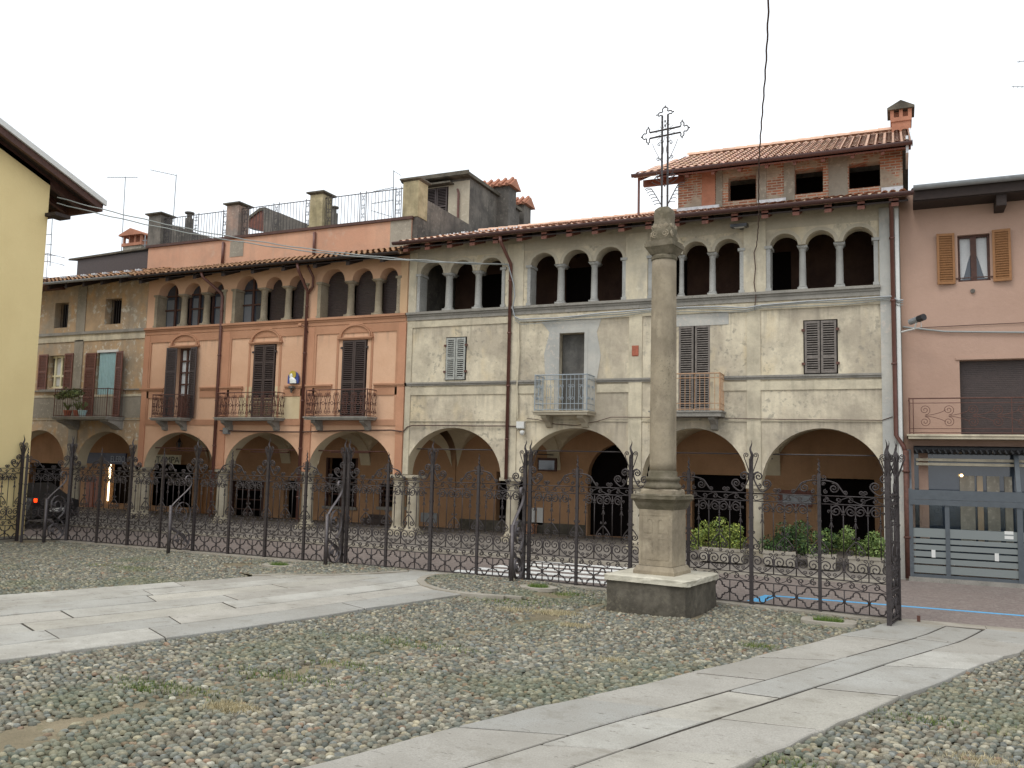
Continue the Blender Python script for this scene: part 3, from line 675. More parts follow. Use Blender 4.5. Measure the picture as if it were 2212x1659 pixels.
def rail_panel(kind, L, H):
    """railing pattern in local (u 0..L, z 0..H) -> list of (pts, r)"""
    o = [([(0, H), (L, H)], .016), ([(0, .04), (L, .04)], .01)]
    if kind == 'lyre':
        n = max(1, round(L/.3)); m = L/n
        for i in range(n):
            u = (i+.5)*m
            for s in (-1, 1):
                o.append((link((u+s*.055, H*.83), .045, PI*.5 if s > 0 else PI*.5, -s, (u+s*.06, H*.17), .045, -PI*.5, s, 1.1, .8), .0085))
                o.append((herm((u+s*.1, H*.8), (s*.1, -.25), (u+s*.04, H*.5), (-s*.1, -.2), 5)+herm((u+s*.04, H*.5), (s*.02, -.2), (u+s*.12, H*.15), (s*.1, -.2), 5)[1:], .009))
                o.append((spiral(u+s*.06, H*.5, .04, 0, 1.1, s), .008))
            o.append(([(u, .04), (u, H)], .006)); o.append((spiral(u+m*.5, H*.5, .05, 0, 1, 1, 8, 1.), .009))
    elif kind == 'bars':
        n = max(2, round(L/.12)); 
        for i in range(n+1): o.append(([(L*i/n, .0), (L*i/n, H)], .008))
        o.append(([(0, H*.88), (L, H*.88)], .01)); o.append(([(0, H*.2), (L, H*.2)], .01))
    elif kind == 'greyscroll':
        n = max(2, round(L/.11))
        for i in range(n+1): o.append(([(L*i/n, .0), (L*i/n, H)], .008))
        o.append(([(0, H*.87), (L, H*.87)], .01)); o.append(([(0, H*.2), (L, H*.2)], .01))
        for i in range(max(1, round(L/.3))):
            u = (i+.5)*L/max(1, round(L/.3))
            for s in (-1, 1): o.append((link((u+s*.05, H*.68), .045, PI/2, -s, (u+s*.05, H*.36), .045, -PI/2, s, 1., 1.), .006))
    elif kind == 'swirl':
        o.append(([(0, H*.87), (L, H*.87)], .008)); o.append(([(0, H*.16), (L, H*.16)], .008)); o.append(([(.08, 0), (.08, H)], .01))
        k = 0; u = .32
        while u < L:
            for zc, s in ((H*.68, 1), (H*.35, -1)):
                o.append((spiral(u, zc, .12, -s*PI/2, 1.9, s), .007)); o.append((herm((u, zc-s*.12), (.25, -s*.05), (u+.42, zc+s*.0), (.2, s*.2), 8), .007))
            u += .48; 
            if k % 4 == 3: o.append(([(u-.2, 0), (u-.2, H)], .01))
            k += 1
    elif kind == 'plainbars':
        n = max(2, round(L/.11))
        for i in range(n+1): o.append(([(L*i/n, .0), (L*i/n, H)], .006))
    return o
def balcony(parent, xa, xb, zf, zr, depth, kind, rmat, slab='stone', brackets=True, th=.09, label=None, bw=.16):
    ya = Y0-depth; g = MB(); g.box(xa-.03, xb+.03, ya-.03, Y0+.02, zf-th, zf); g.box(xa-.06, xb+.06, ya-.06, Y0+.015, zf-.035, zf+.003)
    if brackets:
        for bx in (xa+.22, xb-.22):
            pr = [(0, zf-th+.001), (-depth*.85, zf-th+.001), (-depth*.85, zf-th-.07), (-depth*.6, zf-th-.13), (-depth*.35, zf-th-.2), (-.12, zf-th-.3), (0, zf-th-.33)]
            n = len(pr); b0 = len(g.v); g.v += [(bx-bw/2, Y0+y, z) for y, z in pr]+[(bx+bw/2, Y0+y, z) for y, z in pr]
            g.f.append(tuple(b0+i for i in range(n))); g.f.append(tuple(b0+n+i for i in range(n))[::-1])
            for i in range(n): j = (i+1) % n; g.f.append((b0+j, b0+i, b0+n+i, b0+n+j))
    b = g.build('balcony', slab, parent); H = zr-zf; r = MB()
    for pts, rad in rail_panel(kind, xb-xa, H): r.tube([(xa+p[0], ya, zf+p[1]) for p in pts], rad, 5)
    for x in (xa, xb):
        for pts, rad in rail_panel(kind, depth, H): r.tube([(x, ya+p[0], zf+p[1]) for p in pts], rad, 5)
        r.tube([(x, ya, zf), (x, ya, zr+.02)], .016, 6)
    r.build('railing', rmat, b); return b
def tiles(parent, x0, x1, ye, ze, run, pitch, mat='tile', dx=.21, dy=.36, name='roof', seed=1, skip=None, left=None):
    """clay tile slope rising away from the street; returns the slab part"""
    r = random.Random(seed); g = MB(); g.c = []; n = int((x1-x0)/dx); m = max(1, int(run/dy)); 
    g.hexa([(x0, ye+.02, ze-.09), (x1, ye+.02, ze-.09), (x1, ye+run, ze+run*pitch-.09), (x0, ye+run, ze+run*pitch-.09), (x0, ye+.02, ze-.02), (x1, ye+.02, ze-.02), (x1, ye+run, ze+run*pitch-.02), (x0, ye+run, ze+run*pitch-.02)])
    g.c += [(.75, .75, .75, 1)]*8
    for i in range(n):
        xc = x0+(i+.5)*(x1-x0)/n; xw = r.gauss(0, .008)
        for j in range(m):
            ya = ye-.04+j*dy+r.gauss(0, .01); yb = ya+dy*1.15
            if skip and skip(xc, ya): continue
            k = r.uniform(.8, 1.12); b0 = len(g.v)
            for (y, rad, lift) in ((ya, dx*.40, .022), (yb, dx*.33, .0)):
                for q in range(6):
                    t = PI*q/5; g.v.append((xc+xw-rad*math.cos(t), y, ze+(y-ye)*pitch+lift-.02+rad*.75*math.sin(t)))
            for q in range(5): g.f.append((b0+q, b0+q+1, b0+6+q+1, b0+6+q))
            # dark mouth lip
            g.c += [(k, k*r.uniform(.93, 1.03), k*r.uniform(.9, 1.05), 1)]*12
    return g.build(name, mat, parent)
def ridge(parent, x0, x1, y, z, mat='tile', seed=2):
    g = MB(); g.c = []; r = random.Random(seed); x = x0
    while x < x1:
        b0 = len(g.v)
        for (xx, rad) in ((x, .12), (min(x+.42, x1), .1)):
            for q in range(7): t = PI*q/6; g.v.append((xx, y-rad*math.cos(t), z+rad*math.sin(t)))
        for q in range(6): g.f.append((b0+q, b0+q+1, b0+7+q+1, b0+7+q))
        g.c += [(r.uniform(.85, 1.1),)*3+(1,)]*14; x += .38
    g.build('ridge_tiles', mat, parent)
def gutter(parent, x0, x1, y, z, mat='gutter', r=.075):
    g = MB(); n = 8; b0 = len(g.v)
    for x in (x0, x1):
        for q in range(n+1): t = PI+PI*q/n; g.v.append((x, y+r*math.cos(t), z+r*math.sin(t)))
        for q in range(n+1): t = 2*PI-PI*q/n; g.v.append((x, y+(r-.012)*math.cos(t), z+(r-.012)*math.sin(t)))
    m = 2*(n+1)
    for q in range(m): g.f.append((b0+q, b0+(q+1) % m, b0+m+(q+1) % m, b0+m+q))
    g.f.append(tuple(b0+i for i in range(m))); g.f.append(tuple(b0+m+i for i in range(m))[::-1]); g.box(x0, x1, y-r-.004, y-r+.012, z-.012, z+.012)
    g.build('gutter', mat, parent)
def rafters(parent, x0, x1, step, ye, ze, pitch, mat='woodred', w=.1, h=.14, back=1.2, eb='wooddark'):
    x = x0
    while x < x1:
        g = MB(); g.hexa([(x, ye+.1, ze-.12-h), (x+w, ye+.1, ze-.12-h), (x+w, ye+back, ze-.12-h+back*pitch), (x, ye+back, ze-.12-h+back*pitch), (x, ye+.1, ze-.1), (x+w, ye+.1, ze-.1), (x+w, ye+back, ze-.1+back*pitch), (x, ye+back, ze-.1+back*pitch)])
        g.build('rafter', mat, parent); x += step
def downpipe(parent, pts, r=.045, mat='pipe', brackets=True):
    g = MB(); g.tube(pts, r, 10)
    for a, b in zip(pts[:-1], pts[1:]):
        if abs(a[2]-b[2]) > 1.2:
            z = max(a[2], b[2])-.5
            while z > min(a[2], b[2])+.3: g.tube([(a[0], a[1], z), (a[0], a[1], z+.04)], r*1.3, 10); z -= 1.5
    g.build('downpipe', mat, parent, True)
def shell(parent, x0, x1, zt, yb, mat, left=True, right=True):
    g = MB(); ya = Y0+.42
    for a, b in ((x0+.003, x0+.2), (x1-.2, x1-.003)): g.box(a, b, ya, 25.7, 3.76, zt); g.box(a, b, 25.7, yb-.2, -.1, zt)
    g.box(x0+.003, x1-.003, yb-.2, yb, -.1, zt); g.build('side_and_back_walls', mat, parent)
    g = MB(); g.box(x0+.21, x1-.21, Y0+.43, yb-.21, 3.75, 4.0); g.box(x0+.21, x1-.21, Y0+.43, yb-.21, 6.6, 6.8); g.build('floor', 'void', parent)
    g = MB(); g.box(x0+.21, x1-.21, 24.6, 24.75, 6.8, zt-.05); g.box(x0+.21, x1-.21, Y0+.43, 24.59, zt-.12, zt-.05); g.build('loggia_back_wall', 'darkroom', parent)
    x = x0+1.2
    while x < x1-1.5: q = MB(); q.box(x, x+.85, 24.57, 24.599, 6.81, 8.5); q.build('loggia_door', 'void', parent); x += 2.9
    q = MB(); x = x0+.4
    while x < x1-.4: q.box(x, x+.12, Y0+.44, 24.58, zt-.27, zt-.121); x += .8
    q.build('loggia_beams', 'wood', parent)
def panelframe(parent, x0, x1, z0, z1, mat, t=.02, wdt=.0):
    pass
PIL = lambda g, x0, x1, z0, z1, p=.03: g.box(x0, x1, Y0-p, Y0+.01, z0, z1)
def cornice(parent, x0, x1, z, mat, name='cornice'):
    g = MB(); g.box(x0, x1, Y0-.035, Y0+.01, z-.24, z-.13); g.box(x0, x1, Y0-.06, Y0+.01, z-.13, z-.07); g.box(x0, x1, Y0-.11, Y0+.2, z-.07, z-.005); g.build(name, mat, parent)
def string_course(parent, segs, z, mat):
    g = MB()
    for a, b in segs: g.box(a, b, Y0-.05, Y0+.01, z-.1, z-.05); g.box(a, b, Y0-.08, Y0+.01, z-.05, z)
    pieces(g, 'string_course', mat, parent)
def arch_back(parent, x0, x1, mat='brownwall', holes=(), y=25.4):
    me = curve_wall(R4(x0+.01, x1-.01, .2, 3.75), [R4(*h) if len(h) == 4 else h for h in holes], y, y+.3); build_me(me, 'arcade_back_wall', mat, parent)
    g = MB(); g.box(x0+.02, x1-.02, y+.62, y+.66, .2, 3.74); g.build('interior_backing', 'void', parent)
# ---------------------------------------------------------------- pale arcaded house
H = thing('arcaded_house', 'weathered cream house with arcade, open triple-arched loggias and brick attic behind the stone column', 'house', (-6.6, 22.02, 0)); PH = H
X0, X1 = -13.4, .1
LA = [(-13.0, -12.22), (-11.98, -11.24), (-11.02, -10.29)]; LB1 = [(-9.41, -8.66), (-8.44, -7.67), (-7.47, -6.71)]
LB2 = [(-5.91, -5.22), (-5.08, -4.43), (-4.25, -3.61)]; LB3 = [(-2.87, -2.2), (-2.02, -1.34), (-1.15, -.46)]
arches = [(-11.76, 1.56, 3.44), (-8.0, 1.58, 3.44), (-4.78, 1.36, 3.45), (-1.68, 1.42, 3.46)]
dB1 = rect(1206, 719, 1266, 885); dB2 = (-5.18, -4.37, dB1[2], 6.1)
holes = [loggia_hole(b) for b in (LA, LB1, LB2, LB3)]+[R4(-12.03, -11.41, 4.84, 6.06), R4(-8.52, -7.75, 3.86, 6.06), R4(*dB2), R4(-2.06, -1.33, 4.8, 6.08)]
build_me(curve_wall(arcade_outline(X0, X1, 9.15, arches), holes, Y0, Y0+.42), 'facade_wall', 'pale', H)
for b in (LA, LB1, LB2, LB3): loggia(H, b, 'stonecol', 'pale_top', .09)
g = MB()      # upper storey wash (a separate greyer render coat)
for i, (b, n) in enumerate(((LA, (-10.12, -9.62)), (LB1, (-6.62, -6.02)), (LB2, (-3.52, -2.97)), (LB3, None))):
    if n: PIL(g, n[0], n[1], 6.86, 8.7, .03)
PIL(g, -13.38, -13.12, 6.86, 8.7, .02); pieces(g, 'upper_pilaster', 'pale_low', H)
g = MB(); PIL(g, -.34, .1, 0.0, 8.75, .045); g.build('end_pilaster', 'greywash', H)
g = MB()
for a, b in ((-10.03, -9.74), (-6.51, -6.15), (-3.45, -3.11)): PIL(g, a, b, 2.06, 6.6, .035)
PIL(g, -13.38, -13.2, 2.06, 6.6, .035); pieces(g, 'pilaster', 'pale_trim', H)
g = MB()
for a, b in ((-13.2, -10.03), (-9.74, -6.51), (-6.15, -3.45), (-3.11, -.34)):
    PIL(g, a, b, 6.42, 6.6, .03)
for a, b in ((-13.2, -10.03), (-9.74, -9.05), (-7.4, -6.51), (-4.05, -3.45), (-3.11, -.34)): PIL(g, a, b, 4.4, 4.62, .03)
for a, b in ((-13.2, -10.03), (-9.74, -6.51), (-6.15, -3.45), (-3.11, -.34)): PIL(g, a, b, 3.62, 3.645, .03)
pieces(g, 'panel_band', 'pale_trim', H)
cornice(H, X0, -.33, SILL-.02, 'stone'); string_course(H, [(-13.4, -9.05), (-7.42, -5.6), (-4.0, -.34)], 4.77, 'stone')
g = MB(); g.prism([(-8.9, 4.78), (-8.55, 4.78), (-8.55, 6.1), (-7.72, 6.1), (-7.72, 4.78), (-7.4, 4.78), (-7.3, 5.4), (-7.42, 6.05), (-7.3, 6.4), (-8.1, 6.42), (-9.05, 6.4), (-8.8, 6.1), (-8.95, 5.5)], Y0-.012, Y0+.01); g.build('repaired_render', 'greywash', H)
g = MB(); PIL(g, -5.35, -3.9, 6.1, 6.41, .014); g.build('repaired_render', 'greywash', H)
g = MB(); PIL(g, -13.12, X1, 8.47, 9.0, .012); g.build('frieze', 'pale_top', H)
pillars(H, [(-13.42+.3, .26), (-9.9, .33), (-6.3, .16), (-3.26, .15), (-.08, .18)], 'stone_light')
vaults(H, [-13.35, -9.9, -6.3, -3.26, .0])
AW = lambda *q: rect(*q, 25.4)
pd = PX(1269, 1100, 25.4)[0]; pc = -7.35+.9
portal = [(pd, .31)]+[(pd+1.15-1.15*math.cos(PI*i/20), 2.15+1.0*math.sin(PI*i/20)) for i in range(21)]+[(pd+2.3, .31)]
b2 = AW(1495, 1026, 1612, 1186); b3 = AW(1766, 1034, 1890, 1200); wa = AW(878, 1053, 893, 1095); da = AW(1071, 1019, 1130, 1160)
soffits(H, arches)
arch_back(H, X0, X1, holes=[portal, (b2[0], b2[1], .31, b2[3]), (b3[0], b3[1], .31, b3[3]), wa, (da[0], da[1], .31, da[3])])
g = MB(); g.box(X0+.2, pd-.05, 25.36, 25.399, .3, .62); g.build('wall_base', 'plinth', H)
g = MB()
for r in (wa,): g.box(r[0]-.05, r[1]+.05, 25.34, 25.45, r[2]-.1, r[2])
g.build('sill', 'stone', H)
# tie rods across the arches
g = MB()
for c, a, ap in arches: g.tube([(c-a-.1, Y0+.2, 2.82), (c+a+.1, Y0+.2, 2.82)], .018, 6)
for x in (-9.9, -6.3, -3.26): g.tube([(x, Y0+.2, 2.75), (x, 25.4, 2.75)], .018, 6)
g.build('tie_rod', 'iron', H)
# windows
pair(H, (-12.03, -11.41, 4.84, 6.06), Y0-.01, 'shut_grey', .01, (.5,), 'ironrust')
pair(H, (-2.06, -1.33, 4.8, 6.08), Y0-.015, 'shut_wb', .012, (.3,), 'ironrust')
pair(H, (dB2[0], dB2[1], 3.9, dB2[3]), Y0+.03, 'shut_wb', .02, (.42,))
g = MB(); r = dB1; g.box(-8.5, -7.77, Y0+.26, Y0+.3, 3.87, 6.05); dd = g.build('balcony_door', 'galv', H); dd.data.materials.clear(); dd.data.materials.append(plaster('draped_grey_sheet', '5f5d59', '6d6a64', '3a3938', None, 2, .6, .5))
g = MB(); PIL(g, -8.6, -8.5, 3.85, 6.15, .02); PIL(g, -7.77, -7.67, 3.85, 6.15, .02); PIL(g, -8.5, -7.77, 6.06, 6.15, .02); pieces(g, 'door_surround', 'greywash', H)
balcony(H, -8.95, -7.47, 3.87, 4.84, .62, 'greyscroll', 'ironblue', 'stone_light', True, .1)
balcony(H, -5.75, -4.02, 3.86, 4.8, .55, 'bars', 'ironpeach', 'stone', True, .14)
# roofs
tiles(H, X0+.05, .3, 21.25, 8.86, 5.2, .32, 'tile', seed=4); ridge(H, X0+.1, -5.9, 26.45, 10.52)
g = MB(); g.hexa([(X0+.1, 26.5, 10.4), (.2, 26.5, 10.4), (.2, 31, 9.2), (X0+.1, 31, 9.2), (X0+.1, 26.5, 10.45), (.2, 26.5, 10.45), (.2, 31, 9.25), (X0+.1, 31, 9.25)]); g.build('rear_roof', 'plinth', H)
gutter(H, X0-.1, .42, 21.2, 8.84); rafters(H, X0+.2, .05, .73, 21.2, 8.86, .32, w=.16, h=.17)
g = MB(); g.hexa([(X0, 21.3, 8.66), (.3, 21.3, 8.66), (.3, 22.1, 8.9), (X0, 22.1, 8.9), (X0, 21.3, 8.7), (.3, 21.3, 8.7), (.3, 22.1, 8.95), (X0, 22.1, 8.95)]); g.build('eave_boards', 'wooddark', H)
shell(H, X0, X1, 9.1, 30, 'concrete')
q = lambda x, y: tuple(PX(x, y, Y0-.06))
xp = PX(1100, 850)[0]
downpipe(H, [(PX(1080, 520, 21.25)[0], 21.25, 8.75), (PX(1081, 530, 21.25)[0], 21.25, 8.6), (xp, 21.93, 8.1), (xp, 21.93, 2.0)], .05)
xq = PX(1934, 700)[0]
downpipe(H, [(xq-.04, 21.3, 8.75), (xq-.04, 21.9, 8.45), (xq-.03, 21.9, 3.3), (xq+.12, 21.9, 3.05), (xq+.16, 21.88, 2.9)], .05)
downpipe(H, [(xq+.17, 21.86, 2.95), (xq+.17, 21.86, .05)], .065, 'ironrust')
g = MB(); g.box(.005, .085, Y0-.09, Y0-.045, 2.5, 8.7); g.build('pipe_casing', 'white', H)
g = MB()
for i in range(24):
    x = X0+.25+i*.12; y = 23.4+random.uniform(-.06, .06); zz = 8.86+(y-21.25)*.32; g.box(x, x+random.uniform(.03, .05), y, y+.08, zz+.03, zz+random.uniform(.07, .11))
pieces(g, 'mortar_fillet', 'mortar', H)
# attic storey
AX0, AX1, AY = -5.69, .22, 24.0
aw = [R4(-4.26, -3.5, 9.93, 10.62), R4(-2.47, -1.74, 9.93, 10.62), R4(-1.09, -.32, 9.93, 10.62)]
build_me(curve_wall(R4(AX0, AX1, 9.6, 10.98), aw, AY, AY+.35), 'attic_wall', 'brick', H)
g = MB(); g.box(AX0+.003, AX0+.3, AY+.35, 29.5, 9.5, 10.98); g.hexa([(AX1-.3, AY+.35, 9.5), (AX1-.003, AY+.35, 9.5), (AX1-.003, 27, 9.5), (AX1-.3, 27, 9.5), (AX1-.3, AY+.35, 10.95), (AX1-.003, AY+.35, 10.95), (AX1-.003, 27, 12.25), (AX1-.3, 27, 12.25)]); g.box(AX0, AX1, 29.5, 29.8, 9.5, 10.98); g.build('attic_side_walls', 'brick', H)
g = MB(); g.box(AX0+.31, AX1-.31, AY+1.6, AY+1.7, 9.3, 10.9); g.build('attic_interior', 'void', H)
g = MB(); PIL(g, -5.0, -4.62, 9.6, 10.9); [None]
g.v = [(x, y-Y0+AY, z) for x, y, z in g.v]; g.build('clay_block_infill', 'newbrick', H)
g = MB()
for a, b in ((-4.6, -4.42), (-3.48, -3.22), (-2.75, -2.47), (-1.6, -1.12)): g.box(a, b, AY-.025, AY+.01, 9.6, 10.9)
pieces(g, 'plaster_remnant', 'ochre_low', H)
g = MB()
for a, b in ((AX0-.02, -4.5), (-3.45, -2.7), (-.3, AX1)): g.box(a, b, AY-.06, AY-.026, 9.66, 9.86)
pieces(g, 'mortar_flashing', 'mortar', H)
ye, ze = 23.25, 10.78; tiles(H, -6.15, .42, ye, ze, 3.8, .46, 'tile', seed=8); ridge(H, -6.1, .42, 27.08, ze+3.8*.46+.02)
g = MB(); g.c = []           # hipped left end
A = (-6.15, ye, ze-.04); B = (-6.78, ye, ze-.04); Cc = (-6.15, 27.05, ze+3.8*.46-.02)
g.v += [A, B, Cc, (A[0], A[1], A[2]-.08), (B[0], B[1], B[2]-.08), (Cc[0], Cc[1], Cc[2]-.08)]; g.f += [(1, 0, 2), (3, 4, 5), (0, 1, 4, 3), (1, 2, 5, 4)]; g.c += [(.8, .8, .8, 1)]*6
for k in range(3):
    for j in range(9):
        xc = -6.25-k*.2; ya = ye-.04+j*.36
        if (ya-ye)/3.8 > 1-(k+1)*.2/.63: continue
        b0 = len(g.v); s = random.uniform(.85, 1.1)
        for (y, rad) in ((ya, .085), (ya+.4, .07)):
            for qq in range(6): t = PI*qq/5; g.v.append((xc-rad*math.cos(t), y, ze+(y-ye)*.46-.0+rad*.75*math.sin(t)))
        for qq in range(5): g.f.append((b0+qq, b0+qq+1, b0+7+qq, b0+6+qq))
        g.c += [(s, s, s, 1)]*12
g.build('attic_hip', 'tile', H)
g = MB(); g.hexa([(-6.15, 27.1, ze+1.6), (.42, 27.1, ze+1.6), (.42, 30.5, 11), (-6.15, 30.5, 11), (-6.15, 27.1, ze+1.7), (.42, 27.1, ze+1.7), (.42, 30.5, 11.1), (-6.15, 30.5, 11.1)]); g.build('attic_rear_roof', 'plinth', H)
gutter(H, -6.85, .45, ye-.02, ze-.03); rafters(H, -6.05, .3, .72, ye, ze, .46, w=.09, h=.12, back=.95)
g = MB(); g.box(-6.7, -5.5, AY-.1, AY+.04, 10.62, 10.8); g.hexa([(-6.7, ye+.1, 10.6), (-6.6, ye+.1, 10.6), (-6.6, 26.5, 12.0), (-6.7, 26.5, 12.0), (-6.7, ye+.1, 10.7), (-6.6, ye+.1, 10.7), (-6.6, 26.5, 12.1), (-6.7, 26.5, 12.1)]); g.box(AX0, .3, AY-.12, AY-.001, 10.9, 11.0); g.build('eave_beam', 'woodred', H)
g = MB(); g.hexa([(-6.15, ye+.06, ze-.16), (.4, ye+.06, ze-.16), (.4, AY+.1, ze+.2), (-6.15, AY+.1, ze+.2), (-6.15, ye+.06, ze-.12), (.4, ye+.06, ze-.12), (.4, AY+.1, ze+.24), (-6.15, AY+.1, ze+.24)]); g.build('eave_boards', 'woodred', H)
g = MB(); px_ = PX(1380, 400, 23.4)[0]; g.tube([(px_, 23.4, 9.4), (px_, 23.4, 10.75)], .035, 8); g.build('eave_post', 'pipe', H)
g = MB(); g.box(.3, .36, 23.3, 24.6, 10.5, 10.95); g.hexa([(.425, ye, ze-.15), (.47, ye, ze-.15), (.47, 27.1, 12.4), (.425, 27.1, 12.4), (.425, ye, ze+.02), (.47, ye, ze+.02), (.47, 27.1, 12.6), (.425, 27.1, 12.6)]); g.build('verge_flashing', 'mortar', H)
# brick chimney on the attic ridge
cx0, cx1 = PX(1923, 250, 27)[0], PX(1969, 250, 27)[0]; cz = 12.27; g = MB()
g.box(cx0+.03, cx1-.03, 26.7, 27.3, cz-.3, cz+.38); g.box(cx0, cx1, 26.66, 27.34, cz+.38, cz+.5)
for x in np.linspace(cx0, cx1-.1, 3): g.box(x, x+.1, 26.66, 26.78, cz+.5, cz+.72); g.box(x, x+.1, 27.2, 27.34, cz+.5, cz+.72)
g.box(cx0+.1, cx1-.1, 26.8, 27.2, cz+.5, cz+.7); ch = g.build('chimney', 'newbrick', H)
g = MB(); m_ = (cx0+cx1)/2; g.prism([(cx0-.08, cz+.72), (cx1+.08, cz+.72), (cx1+.08, cz+.78), (m_, cz+.98), (cx0-.08, cz+.78)], 26.58, 27.42); g.lathe([(.09, cz+.96), (.1, cz+1.02), (.06, cz+1.1), (.01, cz+1.12)], m_, 27, 10); g.build('chimney_cap', 'plinth', ch)
# ---------------------------------------------------------------- salmon house
H = thing('salmon_house', 'salmon plastered house with terracotta trim, lunettes over balcony doors and a railed roof terrace', 'house', (-18.7, 22.02, 0)); OH = H
X0, X1 = -24.05, -13.41
O1 = [(-23.56, -22.63), (-22.36, -21.61), (-21.34, -20.61)]; O2 = [(-20.08, -19.18), (-18.84, -18.16), (-17.88, -17.24)]; O3 = [(-16.61, -15.73), (-15.45, -14.69), (-14.44, -13.79)]
arches = [(-22.2, 1.55, 3.25), (-18.62, 1.55, 3.26), (-15.28, 1.55, 3.34)]
D1 = (-22.5, -21.88, 3.72, 6.13); D2 = (-19.16, -18.3, 3.72, 6.1); D3 = (-15.68, -14.82, 3.72, 6.12)
build_me(curve_wall(arcade_outline(X0, X1, 8.9, arches), [loggia_hole(b) for b in (O1, O2, O3)]+[R4(*d) for d in (D1, D2, D3)], Y0, Y0+.42), 'facade_wall', 'orange', H)
for b in (O1, O2, O3): loggia(H, b, 'colstone', None, .12)
g = MB()
for a, b in ((-24.04, -23.8), (-20.57, -20.21), (-17.15, -16.77), (-13.67, -13.42)): PIL(g, a, b, 2.06, 6.6, .04)
pieces(g, 'pilaster', 'orange_dark', H)
g = MB(); PIL(g, -13.67, -13.42, 6.87, 8.55, .04); pieces(g, 'upper_pilaster', 'peach', H)
g = MB()
for a, b in ((-23.8, -20.57), (-20.21, -17.15), (-16.77, -13.67)): PIL(g, a, b, 6.36, 6.6, .03); PIL(g, a, b, 3.5, 3.68, .03)
for a, b in ((-23.8, -23.1), (-21.4, -20.57), (-20.21, -19.6), (-17.9, -17.15), (-16.77, -16.1), (-14.5, -13.67)): PIL(g, a, b, 4.42, 4.66, .03)
for a, b in ((-23.8, -23.72), (-20.65, -20.57), (-20.21, -20.13), (-17.23, -17.15), (-16.77, -16.69), (-13.75, -13.67)): PIL(g, a, b, 3.68, 6.36, .03)
pieces(g, 'panel_band', 'orange_trim', H)
g = MB(); PIL(g, -19.7, -17.25, 3.7, 4.41, .012); PIL(g, -19.45, -19.2, 4.0, 4.75, .016); PIL(g, -18.25, -18.05, 4.0, 4.75, .016); pieces(g, 'unpainted_patch', 'cream', H)
cornice(H, X0, X1-.03, SILL-.02, 'orange_trim'); 
sg = [(PX(a, 833)[0], PX(b, 833)[0]) for a, b in ((305, 357), (434, 526), (617, 718), (809, 880))]; string_course(H, sg, 4.77, 'orange_trim')
def lunette(parent, x0, x1, z0, z1):
    g = MB(); c, r, h = (x0+x1)/2, (x1-x0)/2, z1-z0; n = 20
    for i in range(n):
        t0, t1 = PI*i/n, PI*(i+1)/n
        for ra, p in ((0.0, .05), (.05, .075)):
            g.prism([(c-(r-.02-ra)*math.cos(t0), z0+(h-.02-ra)*math.sin(t0)), (c-(r+.02-ra)*math.cos(t0), z0+(h+.02-ra)*math.sin(t0)), (c-(r+.02-ra)*math.cos(t1), z0+(h+.02-ra)*math.sin(t1)), (c-(r-.02-ra)*math.cos(t1), z0+(h-.02-ra)*math.sin(t1))], Y0-p, Y0+.01)
    g.box(x0-.05, x1+.05, Y0-.09, Y0+.01, z0-.05, z0-.01); g.box(x0, x1, Y0-.06, Y0+.01, z0-.09, z0-.05); g.build('lunette_moulding', 'orange_trim', parent)
for q in ((371, 720, 431, 746), (544, 710, 610, 738), (735.6, 699, 805.6, 728)): lunette(H, *rect(*q))
g = MB()
for d in (D1, D2, D3): PIL(g, d[0]-.24, d[0]-.16, 3.75, 6.3, .02); PIL(g, d[1]+.16, d[1]+.24, 3.75, 6.3, .02)
pieces(g, 'door_surround', 'orange_trim', H)
# open door with lace curtain and folded-back shutters
g = MB(); g.box(D1[0], D1[1], Y0+.2, Y0+.24, D1[2], D1[3]); dw = g.build('balcony_door', 'void', H)
g = MB(); x0, x1 = D1[0]+.0, D1[1]-.0
for x in (x0, (x0+x1)/2-.03, x1-.07): g.box(x, x+.07, Y0+.12, Y0+.18, D1[2], D1[3])
for z in np.linspace(D1[2]+.75, D1[3]-.06, 5): g.box(x0, x1, Y0+.125, Y0+.175, z, z+.05)
g.box(x0, x1, Y0+.13, Y0+.17, D1[2], D1[2]+.75); g.build('door_frame', 'wood', dw)
g = MB(); g.box(x0+.07, x1-.07, Y0+.175, Y0+.19, D1[2]+.75, D1[3]-.05); g.build('lace_curtain', 'curtain', dw)
shutter(dw, D1[0]-.36, D1[0], D1[2], D1[3], Y0-.02, 'shut_br', (.33, .66), .5, 'r'); shutter(dw, D1[1], D1[1]+.38, D1[2], D1[3], Y0-.02, 'shut_br', (.33, .66), -.25, 'l')
dw.children[-1].data.materials[0] = MT['shut_dark']; dw.children[-2].data.materials[0] = MT['shut_dark']
pair(H, D2, Y0-.01, 'shut_dark', .004, (.25, .52, .76), 'iron'); pair(H, D3, Y0-.01, 'shut_dark', .004, (.46,), 'iron')
balcony(H, -23.05, -21.75, 3.72, 4.5, .45, 'lyre', 'ironrust', 'stone'); balcony(H, -20.2, -17.85, 3.72, 4.52, .5, 'lyre', 'ironrust', 'stone'); balcony(H, -16.62, -14.4, 3.74, 4.56, .5, 'lyre', 'ironrust', 'stone')
